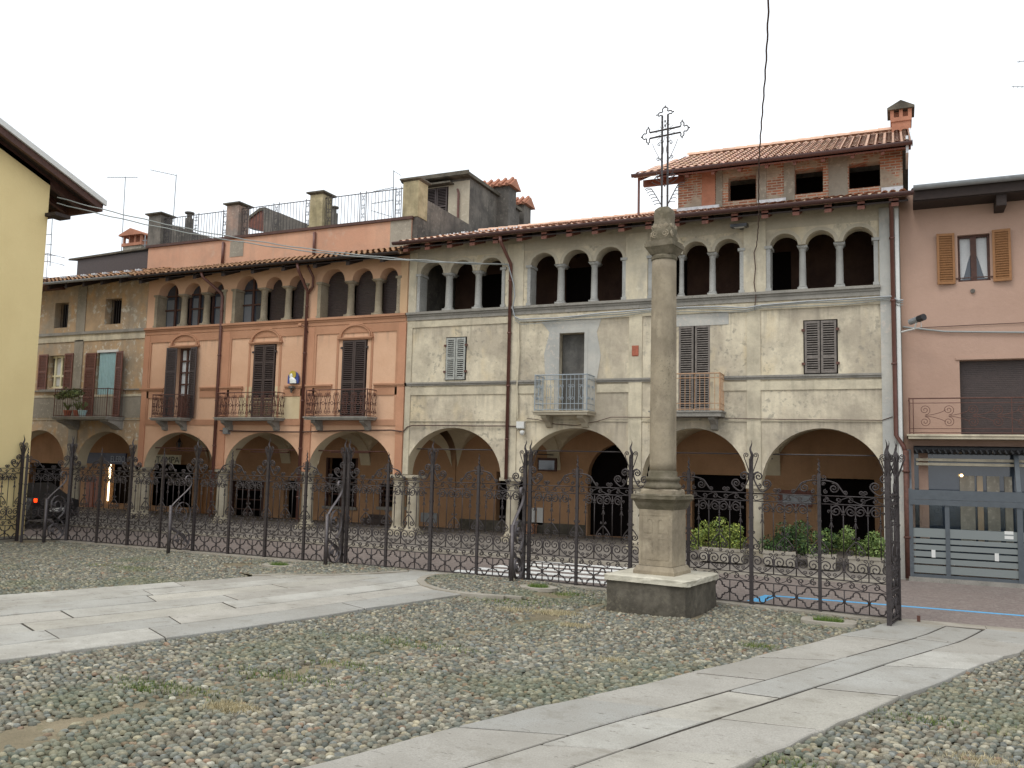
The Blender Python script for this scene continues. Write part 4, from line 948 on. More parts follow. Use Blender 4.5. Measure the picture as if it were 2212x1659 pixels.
# loggia infill: roller blinds and two glazed bays
def blind(parent, a, b, glazed):
    c, r = (a+b)/2, (b-a)/2; o = [(a-.1, SILL)]+[(c-(r+.1)*math.cos(PI*i/12), SPR+(r+.06)*math.sin(PI*i/12)) for i in range(13)]+[(b+.1, SILL)]; y = Y0+.36
    g = MB(); g.prism(o, y+.03, y+.05)
    if not glazed:
        z = SILL+.03
        while z < SPR+r: 
            hw = r+.09 if z < SPR else math.sqrt(max(0, (r+.09)**2-(z-SPR)**2)); g.box(c-hw, c+hw, y, y+.031, z, z+.04); z += .052
        return g.build('roller_blind', 'shut_dark', parent)
    w = g.build('loggia_window', 'glass', parent); g = MB(); g.box(c-.035, c+.035, y-.03, y+.029, SILL, SPR+r)
    for x in (a-.08, b+.02): g.box(x, x+.07, y-.03, y+.029, SILL, SPR+.1)
    for z in (SILL, SILL+.62, SPR): g.box(a, b, y-.025, y+.028, z, z+.05)
    g.build('window_frame', 'wood', w); g = MB(); g.box(a+.05, c-.1, y+.02, y+.029, SILL+.05, SPR-.1); g.build('curtain', 'dimcur', w)
for bs, gl in ((O1, (1, 1, 1)), (O2, (1, 0, 0)), (O3, (0, 0, 0))):
    for (a, b), q in zip(bs, gl): blind(H, a, b, q)
pillars(H, [(-23.9, .2), (-20.4, .22), (-16.95, .2), (-13.62, .16)], 'stone_light'); vaults(H, [-24.0, -20.4, -16.95, -13.55], 2.3, 3.45)
w1 = AW(500, 1037, 568, 1121); d1 = AW(612, 1038, 647, 1135); w2 = AW(700, 989, 770, 1094); w3 = AW(821, 1045, 852, 1095); sh = AW(330, 1003, 415, 1120); wd = AW(422, 1010, 465, 1130)
soffits(H, arches)
arch_back(H, X0, X1, holes=[w1, (d1[0], d1[1], .31, d1[3]), (w2[0]+.1, w2[1], w2[2], w2[3]), w3, (sh[0], sh[1], .5, sh[3])])
g = MB(); g.box(wd[0], wd[1], 25.36, 25.399, .31, wd[3])
for i in range(6): x = wd[0]+(wd[1]-wd[0])*i/5; g.box(x-.03, x+.03, 25.33, 25.36, .31, wd[3])
g.build('wooden_door', 'shut_tan', H)
for r in (w1, (w2[0]+.1, *w2[1:]), w3):
    g = MB(); g.box(r[0]-.03, r[0]+.05, 25.38, 25.5, r[2], r[3]); g.box(r[1]-.05, r[1]+.03, 25.38, 25.5, r[2], r[3]); g.box((r[0]+r[1])/2-.03, (r[0]+r[1])/2+.03, 25.42, 25.5, r[2], r[3])
    for k in range(5): z = r[2]+(r[3]-r[2])*k/4; g.box(r[0], r[1], 25.43, 25.49, z-.02, z+.02)
    wv = g.build('arcade_window', 'wood', H); g = MB(); g.box(r[0]-.08, r[1]+.08, 25.3, 25.399, r[2]-.1, r[2]); g.build('sill', 'stone', wv)
g = MB()
for k, (c, x, z, s) in enumerate((('7d2f3a', .1, .9, .35), ('c7b04a', .55, .8, .5), ('39586e', .2, 1.5, .3), ('8f8f8a', .9, 1.1, .4), ('7b3a32', .75, 1.7, .3), ('6b6f66', .15, .45, .3), ('8b3f45', 1.2, .6, .35), ('a58f4a', 1.1, 1.5, .45))):
    gg = MB(); gg.box(sh[0]+x, sh[0]+x+.3, 25.5+k*.003, 25.52+k*.003, .35+z*.9, .35+z*.9+s); MT['mag%d' % k] = plain('magazine_%d' % k, c, .6, .2, 12); gg.build('magazine_rack', 'mag%d' % k, H)
g = MB()
for c, a, ap in arches: g.tube([(c-a-.1, Y0+.2, 2.72), (c+a+.1, Y0+.2, 2.72)], .022, 6)
g.box(-22.9, -21.3, Y0+.3, Y0+.4, 2.62, 2.67); g.box(-19.4, -17.9, Y0+.3, Y0+.4, 2.62, 2.67); g.box(-16.2, -14.8, Y0+.3, Y0+.4, 2.66, 2.71); g.build('tie_rod', 'ironrust', H)
# eave, roof, terrace parapet
tiles(H, X0, X1+.15, 21.25, 8.6, 1.75, .36, 'tile_old', dx=.2, dy=.3, seed=12); gutter(H, X0-.05, X1+.12, 21.2, 8.56, 'wooddark', .06)
rafters(H, X0+.3, X1-.2, 1.22, 21.2, 8.6, .36, 'wooddark', w=.13, h=.16); g = MB(); g.hexa([(X0, 21.3, 8.44), (X1, 21.3, 8.44), (X1, 22.1, 8.7), (X0, 22.1, 8.7), (X0, 21.3, 8.47), (X1, 21.3, 8.47), (X1, 22.1, 8.73), (X0, 22.1, 8.73)]); g.build('eave_boards', 'wooddark', H)
shell(H, X0, X1, 9.0, 30, 'concrete')
YP = 23.0; pz = 10.1; px0, px1 = PX(321, 531, YP)[0], -13.98
g = MB(); g.box(px0, px1, YP, YP+.25, 8.9, pz); g.build('parapet', 'parapet', H)
g = MB(); g.box(px0-.08, px1+.06, YP-.07, YP+.33, pz, pz+.09); g.build('parapet_coping', 'wood', H)
g = MB(); g.box(-14.75, px1+.004, YP-.012, YP-.001, 9.25, pz-.002); g.box(-21.35, -20.75, YP-.012, YP-.001, 9.45, pz-.1); pieces(g, 'bare_render_patch', 'ochre_low', H)
g = MB(); g.box(px0, px1, YP+.26, 29.8, 9.3, 9.6); g.build('terrace_floor', 'concrete', H)
for (a, b), m in zip(((-25.4, -24.78), (-21.65, -21.1), (-18.02, -17.5)), ('concrete', 'pierpink', 'moss_conc')):
    zt = 11.33; g = MB(); g.box(a, b, YP+.05, YP+.6, pz+.09, zt); g.box(a-.03, b+.03, YP+.02, YP+.63, pz+.09, pz+.16); p_ = g.build('terrace_pier', m, H)
    g = MB(); g.frus(a, b, YP+.05, YP+.6, zt, zt+.05, .09); g.box(a-.1, b+.1, YP-.05, YP+.7, zt+.05, zt+.1); g.build('pier_cap', 'plinth', p_)
g = MB(); zr0, zr1 = pz+.12, 11.22
for a, b in ((-24.78, -21.65), (-21.1, -18.02), (-17.5, -14.45)):
    g.tube([(a, YP+.2, zr1), (b, YP+.2, zr1)], .016, 5); g.tube([(a, YP+.2, zr0), (b, YP+.2, zr0)], .01, 5); n = int((b-a)/.13)
    for i in range(n+1): x = a+(b-a)*i/n; g.tube([(x, YP+.2, zr0), (x, YP+.2, zr1)], .0085, 4)
    for u in (a+.06, a+.28, (a+b)/2-.12, (a+b)/2+.12, b-.28, b-.06): g.tube([(u, YP+.2, zr0-.05), (u, YP+.2, zr1+.07)], .014, 5)
    for u in (a+.17, (a+b)/2, b-.17):
        for z in (zr0+.25, zr0+.55, zr0+.85):
            for s in (-1, 1): g.tube(toxz(link((u+s*.045, z+.05), .035, PI/2, -s, (u+s*.045, z-.05), .035, -PI/2, s, 1, 1, 4), YP+.2), .006, 4)
g.build('terrace_railing', 'iron', H)
def wedge(P, y0, y1, mat, name):
    g = MB(); g.prism([tuple(PX(x, y, y0)[[0, 2]]) for x, y in P], y0, y1); return g.build(name, mat, H)
wedge([(569, 448.9), (600, 458), (669, 486), (669, 520), (569, 520)], 25.2, 25.5, 'concrete', 'stair_shed_wall')
wedge([(357, 484), (370, 484), (457, 514), (457, 530), (357, 535)], 24.4, 24.7, 'concrete', 'stair_shed_wall')
wedge([(524, 482), (560, 452), (569, 455), (569, 500), (545, 492), (524, 488)], 25.55, 26.2, 'woodred', 'shed_roof')
wedge([(520, 480), (560, 449), (572, 447), (572, 454), (560, 455), (522, 486)], 25.5, 26.4, 'plinth', 'shed_roof')
for (a, b, t, bt), Y in (((402, 414, 462, 520), 25), ((714, 727, 450, 510), 26)):
    xa, xb, za, zb = rect(a, t, b, bt, Y); c = (xa+xb)/2; r = (xb-xa)/2; g = MB(); g.lathe([(r, 9.4), (r, zb-.2), (r*.7, zb-.19), (r*.7, zb-.02), (r*1.3, zb), (r*1.3, zb+.05)], c, Y, 10); g.build('vent_pipe', 'concrete', H)
xo = PX(476, 800)[0]
downpipe(H, [(PX(485, 529, YP)[0], YP-.06, pz-.1), (PX(483, 561, YP)[0], YP-.06, 9.2)], .05); downpipe(H, [(PX(435, 590, 21.25)[0], 21.25, 8.5), (PX(436, 600, 21.25)[0], 21.28, 8.35), (xo-.1, 21.93, 7.95), (xo, 21.93, 7.8), (xo, 21.93, .5)], .05)
xo = PX(659, 830)[0]
downpipe(H, [(PX(682, 500, YP)[0], YP-.06, pz-.1), (PX(680, 548, YP)[0], YP-.06, 9.2)], .05)
downpipe(H, [(PX(642, 575, 21.25)[0], 21.25, 8.5), (PX(643, 590, 21.25)[0], 21.28, 8.3), (xo, 21.93, 7.75), (xo, 21.93, .5)], .05)
downpipe(H, [(xo+.22, 21.6, 8.5), (xo+.22, 21.9, 8.2), (xo+.2, 21.93, 7.9), (xo+.02, 21.93, 7.7)], .045)
# ---------------------------------------------------------------- old ochre house
H = thing('ochre_house', 'stained ochre house with peeling plaster at the left end of the row', 'house', (-28, 22.02, 0)); LH = H
X0, X1 = -36., -24.06
arches = [(-29.1, 1.4, 3.3), (-25.65, 1.42, 3.26), (-32.4, 1.4, 3.3)]; arches.sort()
W1 = rect(118, 654, 147, 708); W2 = rect(227, 645, 262, 700); W3 = rect(105, 768, 140, 838); W4 = (-26.34, -25.35, 3.78, 6.1)
build_me(curve_wall(arcade_outline(X0, X1, 8.85, arches), [R4(*w_) for w_ in (W1, W2, W3, W4)], Y0, Y0+.42), 'facade_wall', 'ochre', H)
for w_ in (W1, W2):
    g = MB(); g.box(w_[0], w_[1], Y0+.38, Y0+.4, w_[2], w_[3]); v_ = g.build('window', 'void', H); g = MB(); n = 7
    for i in range(1, n): x = w_[0]+(w_[1]-w_[0])*i/n; g.tube([(x, Y0+.2, w_[2]), (x, Y0+.2, w_[3])], .01, 4)
    g.build('window_bars', 'iron', v_)
g = MB()
for a, b in ((-27.55, -27.1), (-31.1, -30.7)): PIL(g, a, b, 2.06, 6.6, .03); PIL(g, a, b, 6.9, 8.6, .025)
pieces(g, 'pilaster', 'ochre_low', H)
g = MB(); PIL(g, -36, -27.55, 3.75, 4.5, .012); PIL(g, -27.1, -24.08, 3.75, 4.5, .012); pieces(g, 'greyed_render', 'ochre_low', H)
g = MB(); PIL(g, X0, X1, 6.55, 6.8, .03); PIL(g, X0, X1, 4.5, 4.58, .03); PIL(g, X0, X1, 3.68, 3.7, .03); pieces(g, 'panel_band', 'pale_trim', H)
g = MB(); PIL(g, X0, X1-.0, 6.8, 6.9, .08); PIL(g, X0, -26.9, 4.72, 4.77, .06); PIL(g, -24.9, X1, 4.72, 4.77, .06); pieces(g, 'string_course', 'stone', H)
g = MB(); g.box(W3[0], W3[1], Y0+.2, Y0+.24, W3[2], W3[3]); v_ = g.build('window', 'glass', H); g = MB()
c = (W3[0]+W3[1])/2
for x in (W3[0]+.12, c+.02, W3[1]-.09): g.box(x, x+.08, Y0+.14, Y0+.199, W3[2], W3[3])
for z in (W3[2], W3[2]+.42, W3[3]-.08): g.box(W3[0], W3[1], Y0+.145, Y0+.198, z, z+.07)
g.build('window_frame', 'creamframe', v_); g = MB(); g.box(W3[0]+.2, c, Y0+.19, Y0+.199, W3[2]+.1, W3[3]-.1); g.build('curtain', 'curtain', v_)
shutter(v_, W3[0]-.5, W3[0]-.03, W3[2]-.05, W3[3]+.05, Y0-.03, 'shut_br', (.5,)); shutter(v_, W3[1]+.02, W3[1]+.45, W3[2]-.05, W3[3]+.05, Y0-.03, 'shut_br', (.5,))
g = MB(); g.box(W3[0]-.25, W3[1]+.3, Y0-.13, Y0+.02, W3[2]-.15, W3[2]-.06); g.build('sill', 'stone', v_)
g = MB(); g.box(W4[0], W4[1], Y0+.3, Y0+.34, W4[2], W4[3]); v_ = g.build('balcony_door', 'void', H)
g = MB(); n = 60; b0 = 0
for i in range(n+1):
    x = W4[0]+.05+(W4[1]-W4[0]-.08)*i/n; y = Y0+.06+.05*math.sin(i*1.25+.6*math.sin(i*.3)); g.v += [(x, y, W4[2]+.02), (x, y, W4[3]-.02)]
for i in range(n): g.f.append((2*i, 2*i+2, 2*i+3, 2*i+1))
g.build('door_curtain', 'bluecur', v_, True)
shutter(v_, W4[0]-.55, W4[0]-.02, W4[2], W4[3], Y0-.03, 'shut_br', (.3, .75)); shutter(v_, W4[1]+.0, W4[1]+.5, W4[2], W4[3], Y0-.03, 'shut_br', (.3, .75), -.3)
g = MB(); g.box(W4[0]-.03, W4[1]+.03, Y0-.02, Y0+.1, W4[3], W4[3]+.09); g.build('lintel', 'white', v_)
BL = balcony(H, -27.45, -24.85, 3.75, 4.72, .75, 'plainbars', 'ironrust', 'stone', True, .1, bw=.4)
pillars(H, [(-30.7, .3), (-27.35, .33), (-24.2, .12)], 'stone_light'); vaults(H, [-34.4, -30.7, -27.35, -24.1], 2.3, 3.5)
dl = AW(186, 1030, 217, 1120); sl = AW(232, 1003, 285, 1100); dk = AW(60, 1000, 128, 1130)
soffits(H, arches)
arch_back(H, X0, X1, holes=[(sl[0], sl[1], .5, sl[3]), (dk[0], dk[1], .31, dk[3])])
g = MB(); g.box(dl[0], dl[1], 25.36, 25.399, .31, dl[3]); g.box((dl[0]+dl[1])/2-.02, (dl[0]+dl[1])/2+.02, 25.34, 25.36, .31, dl[3]); g.build('wooden_door', 'shut_br', H).data.materials[0] = plain('orange_brown_door', '8a4a26', .5, .2, 8)
tl = AW(238, 1003, 241, 1082); g = MB(); g.box(tl[0], tl[0]+.07, 25.3, 25.34, tl[2], tl[3]); g.build('lit_strip', 'tube', H)
tiles(H, X0, X1+.0, 21.25, 8.66, 2.2, .36, 'tile_old', dx=.2, dy=.3, seed=22); gutter(H, X0, X1, 21.2, 8.62, 'galv', .065)
g = MB()
for i in range(8):
    x = -28.6+i*.55
    for k in range(2): g.box(x+k*.12, x+.05+k*.12, 22.0, 22.2, 9.0, 9.06)
pieces(g, 'mortar_fillet', 'mortar', H)
g = MB(); g.box(-29.6, -25.2, 23.5, 23.7, 9.2, 10.15); g.box(-25.3, -24.9, 23.45, 24.6, 9.2, 10.1); g.build('tarred_wall', 'shut_dark', H)
g = MB(); g.hexa([(-30, 23.4, 10.1), (-25.0, 23.4, 10.25), (-25.0, 27, 10.9), (-30, 27, 10.7), (-30, 23.4, 10.17), (-25.0, 23.4, 10.32), (-25.0, 27, 10.97), (-30, 27, 10.77)]); g.build('tarred_roof', 'plinth', H)
ridge(H, -30, -25.6, 26.9, 11.0, 'tile_old'); shell(H, X0, X1, 8.8, 30, 'concrete'); rafters(H, -31, X1-.2, .9, 21.2, 8.66, .36, 'wooddark')
cx = rect(270, 505, 309, 560, 25.5); g = MB(); g.box(cx[0], cx[1], 25.4, 26, 9.5, cx[2]+.55); ch = g.build('chimney', 'ochre_low', H)
g = MB(); zc = cx[2]+.55; g.box(cx[0]-.05, cx[1]+.05, 25.35, 26.05, zc, zc+.12)
for x in np.linspace(cx[0], cx[1]-.07, 4): g.box(x, x+.07, 25.38, 25.47, zc+.12, zc+.42); g.box(x, x+.07, 25.93, 26.02, zc+.12, zc+.42)
g.box(cx[0]+.12, cx[1]-.12, 25.6, 25.8, zc+.12, zc+.42); g.prism([(cx[0]-.14, zc+.42), (cx[1]+.14, zc+.42), (cx[1]+.12, zc+.48), ((cx[0]+cx[1])/2, zc+.72), (cx[0]-.12, zc+.48)], 25.25, 26.15); g.build('chimney_cap', 'newbrick', ch)
# rusty roof balcony seen past the yellow house
bx = rect(97, 555, 122, 622, 21.6); g = MB()
for z in (bx[2]+.3, bx[2]+.9, bx[3]): g.tube([(bx[0]-.8, 21.2, z), (bx[1], 21.2, z), (bx[1], 21.9, z)], .014, 5)
for i in range(9): x = bx[0]-.8+(bx[1]-bx[0]+.8)*i/8; g.tube([(x, 21.2, bx[2]+.1), (x, 21.2, bx[3])], .008, 4)
g.box(bx[0]-.9, bx[1]+.02, 21.15, 22.0, bx[2]+.0, bx[2]+.09); g.box(bx[0]-.9, bx[1]-.15, 21.25, 21.95, bx[2]+.1, bx[2]+.25); g.build('iron_gallery', 'ironrust', H)
# ---------------------------------------------------------------- pink house
H = thing('pink_house', 'dusky pink house with tan shutters and a glazed bar front at the right edge', 'house', (4, 22.6, 0)); KH = H
YK = 22.25; X0, X1 = .11, 11.
F2 = lambda *q: rect(*q, YK)
w_ = F2(2069, 506, 2139, 607); d_ = F2(2074.5, 775, 2330, 945); sh = (.32, 3.5, .35, 3.0)
build_me(curve_wall(R4(X0, X1, -.05, 9.1), [R4(*w_), R4(*d_), R4(*sh)], YK, YK+.4), 'facade_wall', 'pink', H)
g = MB(); g.box(w_[0], w_[1], YK+.2, YK+.22, w_[2], w_[3]); v_ = g.build('window', 'glass', H)
g = MB(); c = (w_[0]+w_[1])/2
for x, ww in ((w_[0], .05), (c-.06, .12), (w_[1]-.05, .05)): g.box(x, x+ww, YK+.1, YK+.198, w_[2], w_[3])
for z in (w_[2], w_[3]-.05): g.box(w_[0], w_[1], YK+.105, YK+.196, z, z+.05)
g.box(w_[0]-.05, w_[1]+.05, YK-.03, YK+.0, w_[2]+.07, w_[2]+.09); g.build('window_frame', 'wood', v_)
g = MB()
for s, x0, x1 in ((1, w_[0]+.05, c-.06), (-1, c+.06, w_[1]-.05)):
    H_ = w_[3]-w_[2]
    a, b = (x0, x1) if s > 0 else (x1, x0); g.prism([(a, w_[2]+.08), (a+(b-a)*.3, w_[2]+.1), (a+(b-a)*.75, w_[2]+H_*.45), (b, w_[2]+H_*.6), (b, w_[3]-.05), (a, w_[3]-.05)][::s], YK+.185, YK+.195)
g.build('lace_curtain', 'curtain', v_)
for a, b, an, hg in ((2023, 2062, 0.12, 'r'), (2144, 2184, -.12, 'l')):
    r = F2(a, 502, b, 610); sm = shutter(v_, r[0], r[1], w_[2]-.05, w_[3]+.05, YK-.03, 'shut_tan', (), an, hg)
g = MB(); n = 40; 
for i in range(n): z = d_[2]+(d_[3]-d_[2])*i/n; g.box(d_[0], d_[1], YK+.2, YK+.225, z, z+(d_[3]-d_[2])/n*.9)
g.box(d_[0], d_[1], YK+.226, YK+.24, d_[2], d_[3]); g.build('roller_shutter', 'shut_dark', H)
g = MB(); g.box(d_[0]-.08, X1, YK-.03, YK+.01, d_[3]+.01, d_[3]+.06); g.build('lintel', 'pink', H)
sv = Y0; Y0 = YK; bl = F2(1964, 867, 2212, 945)
balcony(H, bl[0], 6.5, bl[2]+.04, bl[3]+.03, .6, 'swirl', 'ironrust', 'pale_trim', False, .1); Y0 = sv
tiles(H, X0+.3, X1, 21.5, 9.0, 5, .3, 'tile_old', seed=31); gutter(H, X0+.3, X1, 21.42, 9.02, 'galv', .09)
g = MB(); g.box(X0+.3, X1, 21.55, YK, 8.7, 8.86); g.box(X0+.3, X1, 21.5, 21.58, 8.72, 8.95); g.build('eave_boards', 'wooddark', H)
for k in range(5):
    g = MB(); x = 2.1+k*1.9; g.box(x, x+.2, 21.6, YK, 8.45, 8.7); g.build('rafter', 'wooddark', H)
g = MB(); g.box(X1-.2, X1, YK+.4, 30, 0, 9); g.box(X0, X1, 29.8, 30, 0, 9); g.box(X0, X0+.1, YK+.4, 29.8, 0, 9); g.build('side_and_back_walls', 'concrete', H)
g = MB(); g.box(X0+.2, X1-.3, YK+2.5, YK+2.6, 0, 9); g.box(X0+.2, X1-.3, YK+.5, YK+2.4, 3.4, 3.6); g.build('interior_backing', 'darkroom', H)
g = MB(); p = PX(2101, 629, YK); g.tube([(p[0], YK-.05, p[2]), (p[0], YK+.02, p[2])], .05, 12); g.build('vent_cap', 'concrete', H)
# glazed bar enclosure (part of the pink house front)
ex0, ex1, ey = .18, 2.5, YK-.42
FX = lambda x: PX(x, 1150, ey)[0]
xs_ = [FX(1967), FX(2047), FX(2204)]; zT = 2.06; zF = .16
g = MB(); g.box(xs_[0]-.06, 6.5, ey-.03, YK, -.02, .1); g.build('bar_threshold', 'stone', H)
g = MB()
for x in (xs_[0], xs_[2], xs_[2]+2.4): g.box(x-.055, x+.055, ey-.02, ey+.08, .1, zT+.02)
g.box(xs_[1]-.045, xs_[1]+.045, ey-.01, ey+.05, .1, 1.95); g.box(xs_[0], 6.5, ey+.0, ey+.07, .1, .17)
g.box(xs_[0], 6.5, ey-.04, ey+.09, 1.72, 1.84); g.box(xs_[0], 6.5, ey-.03, ey+.06, 1.845, zT)
for x in (xs_[0], xs_[2], xs_[2]+2.4): g.hexa([(x-.045, ey, zT), (x+.045, ey, zT), (x+.045, ey+.09, zT), (x-.045, ey+.09, zT), (x-.045, YK-.09, 2.98), (x+.045, YK-.09, 2.98), (x+.045, YK, 2.98), (x-.045, YK, 2.98)])
g.box(xs_[0], 6.5, ey+.03, ey+.045, 1.18, 1.2)
en = g.build('bar_enclosure', 'steel', H)
g = MB()   # rolled-up awning with scalloped edge
g.tube([(xs_[0]+.1, YK-.2, 2.98), (6.5, YK-.2, 2.98)], .09, 10); 
for i in range(52): x = xs_[0]+.12+i*.12; g.tube([(x, YK-.32, 2.98), (x+.05, YK-.3, 2.9)], .03, 5)
g.build('awning', 'black', en)
m, nt_, b_ = newmat('clear_pane'); b_.inputs['Base Color'].default_value = (.8, .85, .86, 1); b_.inputs['Transmission Weight'].default_value = 1; b_.inputs['Roughness'].default_value = .02; b_.inputs['IOR'].default_value = 1.1; MT['pane'] = m
m, nt_, b_ = newmat('frosted_film'); b_.inputs['Base Color'].default_value = lin('777d7c'); b_.inputs['Roughness'].default_value = .5; MT['frost'] = m
for a, b in ((xs_[0]+.05, xs_[1]-.045), (xs_[1]+.045, xs_[2]-.05), (xs_[2]+.06, 4.7)):
    g = MB(); g.box(a, b, ey+.02, ey+.026, .17, 1.72); pn = g.build('glass_pane', 'pane', en); g = MB(); z = .2
    hs = [.17, .12, .12, .11, .1]
    for i, hh in enumerate(hs): g.box(a, b, ey+.012, ey+.018, z, z+hh); z += hh+.035
    g.box(a, b, ey+.012, ey+.018, z, z+.2); g.build('frosted_band', 'frost', pn)
g = MB()
for zz in (1.14, 1.04): g.box(xs_[2]-.3, xs_[2]-.13, ey+.008, ey+.014, zz, zz+.07)
for x in (xs_[0]+.42, xs_[2]-.5): g.box(x, x+.08, ey+.006, ey+.011, .55, .72)
g.build('paper_notice', 'white', en)
g = MB(); g.box(sh[0], sh[1], YK+.25, YK+.27, .35, 3.0); v_ = g.build('shop_window', 'glass', H)
for k, (a, b, c_) in enumerate(((.1, .3, 'pink'), (.95, 1.25, 'ochre_low'), (1.3, 1.42, 'ochre'), (1.5, 1.75, 'ochre_low'), (1.85, 2.0, 'ochre_low'))):
    g = MB(); g.box(sh[0]+a, sh[0]+b, YK+.2, YK+.24, .9, 2.4 if k else 3.); g.build('reflected_shape', c_, v_).name = 'painted_reflection'  # flat coloured panels standing in for reflections in the shop glass
p = PX(2077, 1027, YK-.1); g = MB(); g.lathe([(.02, p[2]-.03), (.035, p[2]), (.02, p[2]+.03)], p[0], YK-.1, 8); g.build('lit_lamp', 'bulb', H)
g = MB(); g.box(xs_[0]+.15, 6.5, YK-.06, YK+.02, 2.62, 2.68); g.box(xs_[0]+.15, 6.5, YK-.05, YK+.02, 2.72, 2.78); g.build('sign_frame', 'pale_trim', H)
# ---------------------------------------------------------------- grey roof house behind the terrace
H = thing('rooftop_house', 'dark grey rendered rooftop house with brown shuttered door and two tiled chimneys', 'house', (-14.5, 26, 9.4))
XG = -13.8; yf = 26.6; zt = XP(1007, 371, XG)[2]; zp = XP(904, 421, XG)[2]
g = MB(); g.box(XG-.25, XG, 23.06, yf, 9.0, zp); g.build('flank_parapet', 'concrete', H)
xl = PX(893, 400, yf)[0]+1.9
g = MB(); g.box(xl-2, XG, yf, 31, 9.3, zt-.12); g.build('wall', 'concrete', H)
g = MB(); r = rect(921, 408, 967, 470, yf); g.box(xl-1.99, XG-.002, yf-.02, yf-.001, 9.6, zt-.2); g.build('pale_front', 'pale_top', H)
pair(H, (r[0], r[1], r[2]-.3, r[3]), yf-.03, 'shut_dark', .01, (.5,)); g = MB(); g.box(r[0]-.2, r[1]+.25, yf-.35, yf, r[3]+.06, r[3]+.12); g.build('door_hood', 'plinth', H)
g = MB(); g.box(xl-2.2, XG+.12, yf-.35, 31, zt-.12, zt); g.box(xl-2.2, XG+.14, yf-.4, yf-.35, zt-.1, zt+.04); g.build('flat_roof', 'plinth', H)
g = MB(); a = PX(870, 400, YP)[0]; g.box(a, XG+.02, YP+.03, YP+.62, 10.19, 11.36); pr_ = g.build('terrace_pier', 'moss_conc', H); g = MB(); g.frus(a, XG+.02, YP+.06, YP+.62, 11.36, 11.41, .08); g.box(a-.1, XG+.1, YP-.04, YP+.72, 11.41, 11.46); g.build('pier_cap', 'plinth', pr_)
for (xa_, xb_, ytop, ycap, Yc) in ((1067, 1098, 400, 382, 28.9), (1116, 1132, 440, 415, 31.2)):
    xa = PX(xa_, 450, Yc)[0]; xb = PX(xb_, 450, Yc)[0]; zc = PX(xb_, ytop, Yc)[2]; g = MB(); g.box(xa, xb, Yc, Yc+.7, 9.5, zc); g.box(XG-.1, xa, Yc+.05, Yc+.65, 9.5, zc-.25); ch = g.build('chimney', 'concrete', H)
    g = MB(); m_ = Yc+.35; g.v += [(xa-.7, Yc-.15, zc-.02), (xb+.15, Yc-.15, zc-.02), (xb+.15, Yc+.85, zc-.02), (xa-.7, Yc+.85, zc-.02), (xa-.7, m_, zc+.35), (xb+.15, m_, zc+.35)]; g.f += [(0, 1, 5, 4), (2, 3, 4, 5), (1, 2, 5), (3, 0, 4), (3, 2, 1, 0)]
    for k in range(5):
        x = xa-.6+k*(xb-xa+.75)/4.5; g.tube([(x, Yc-.2, zc-.02), (x, m_, zc+.38)], .07, 6)
    g.build('chimney_cap', 'newbrick', ch)
g = MB(); pq = PX(990, 420, yf); g.tube([(pq[0], yf-.08, zt-.5), (pq[0]+.05, yf-.08, zt-.65), (pq[0]+.05, yf-.08, 10.3)], .04, 8); g.build('downpipe', 'pipe', H)
# ---------------------------------------------------------------- yellow house on the left
H = thing('yellow_house', 'pale yellow gable-ended house with dark timber eaves filling the left edge', 'house', (-25, 14, 0)); YH = H
XW, YC = -22.6, 16.85
ty, tz = XP(228, 437, -22.)[1:]; ny, nz_ = XP(0, 260, -22.)[1:]; sl_ = (nz_-tz)/(ny-ty)     # verge slope (z per y, negative)
zat = lambda y: tz+(y-ty)*sl_
yR = 9.5
me = bpy.data.meshes.new('wall'); g = MB(); P = [(YC, -.1), (YC, zat(YC)-.22), (yR, zat(yR)-.22), (2, zat(yR)-.22+(2-yR)*-sl_), (2, -.1)]
n = len(P); g.v += [(XW, y, z) for y, z in P]+[(XW-9, y, z) for y, z in P]; g.f.append(tuple(range(n))[::-1]); g.f.append(tuple(range(n, 2*n)))
for i in range(n): j = (i+1) % n; g.f.append((i, j, n+j, n+i))
g.build('wall', 'yellow', H)
def slope(g, xa, xb, ya, yb, off0, off1, f=zat): g.hexa([(xa, ya, f(ya)+off0), (xb, ya, f(ya)+off0), (xb, yb, f(yb)+off0), (xa, yb, f(yb)+off0), (xa, ya, f(ya)+off1), (xb, ya, f(ya)+off1), (xb, yb, f(yb)+off1), (xa, yb, f(yb)+off1)])
g = MB(); slope(g, -31.6, -22.0, yR, ty, -.07, 0); g.build('roof', 'galv', H)
g = MB(); g.hexa([(-31.6, 2, zat(yR)-2.9), (-22, 2, zat(yR)-2.9), (-22, yR, zat(yR)-.07), (-31.6, yR, zat(yR)-.07), (-31.6, 2, zat(yR)-2.83), (-22, 2, zat(yR)-2.83), (-22, yR, zat(yR)), (-31.6, yR, zat(yR))]); g.build('far_roof_slope', 'galv', H)
g = MB(); slope(g, -22.04, -21.97, yR, ty+.03, -.1, .06); g.build('verge_flashing', 'galv', H).data.materials[0] = MT['white']
g = MB(); slope(g, -31.6, -22.06, yR, ty-.02, -.13, -.071); 
g.build('soffit_boards', 'wooddark', H)
g = MB(); slope(g, -22.14, -22.04, yR, ty-.1, -.3, -.11); slope(g, -22.75, -22.6, yR, ty-.15, -.36, -.13)
for k in range(9): slope(g, -23.6-k*.9, -23.48-k*.9, 14, ty-.1, -.3, -.13)
g.box(-31.6, -22.06, ty-.16, ty-.03, zat(ty)-.3, zat(ty)-.08); g.build('rafter', 'wood', H)
g = MB(); p = XP(160, 460, -22.25); g.box(-22.6, -22.15, YC-.1, YC+.4, PX(125, 462, YC)[2]-.06, PX(125, 462, YC)[2]+.04); g.build('bracket_shelf', 'wooddark', H)
g = MB(); g.box(XW+.001, XW+.03, 2, YC+.01, -.1, .12); g.build('wall_base', 'kerb', H)
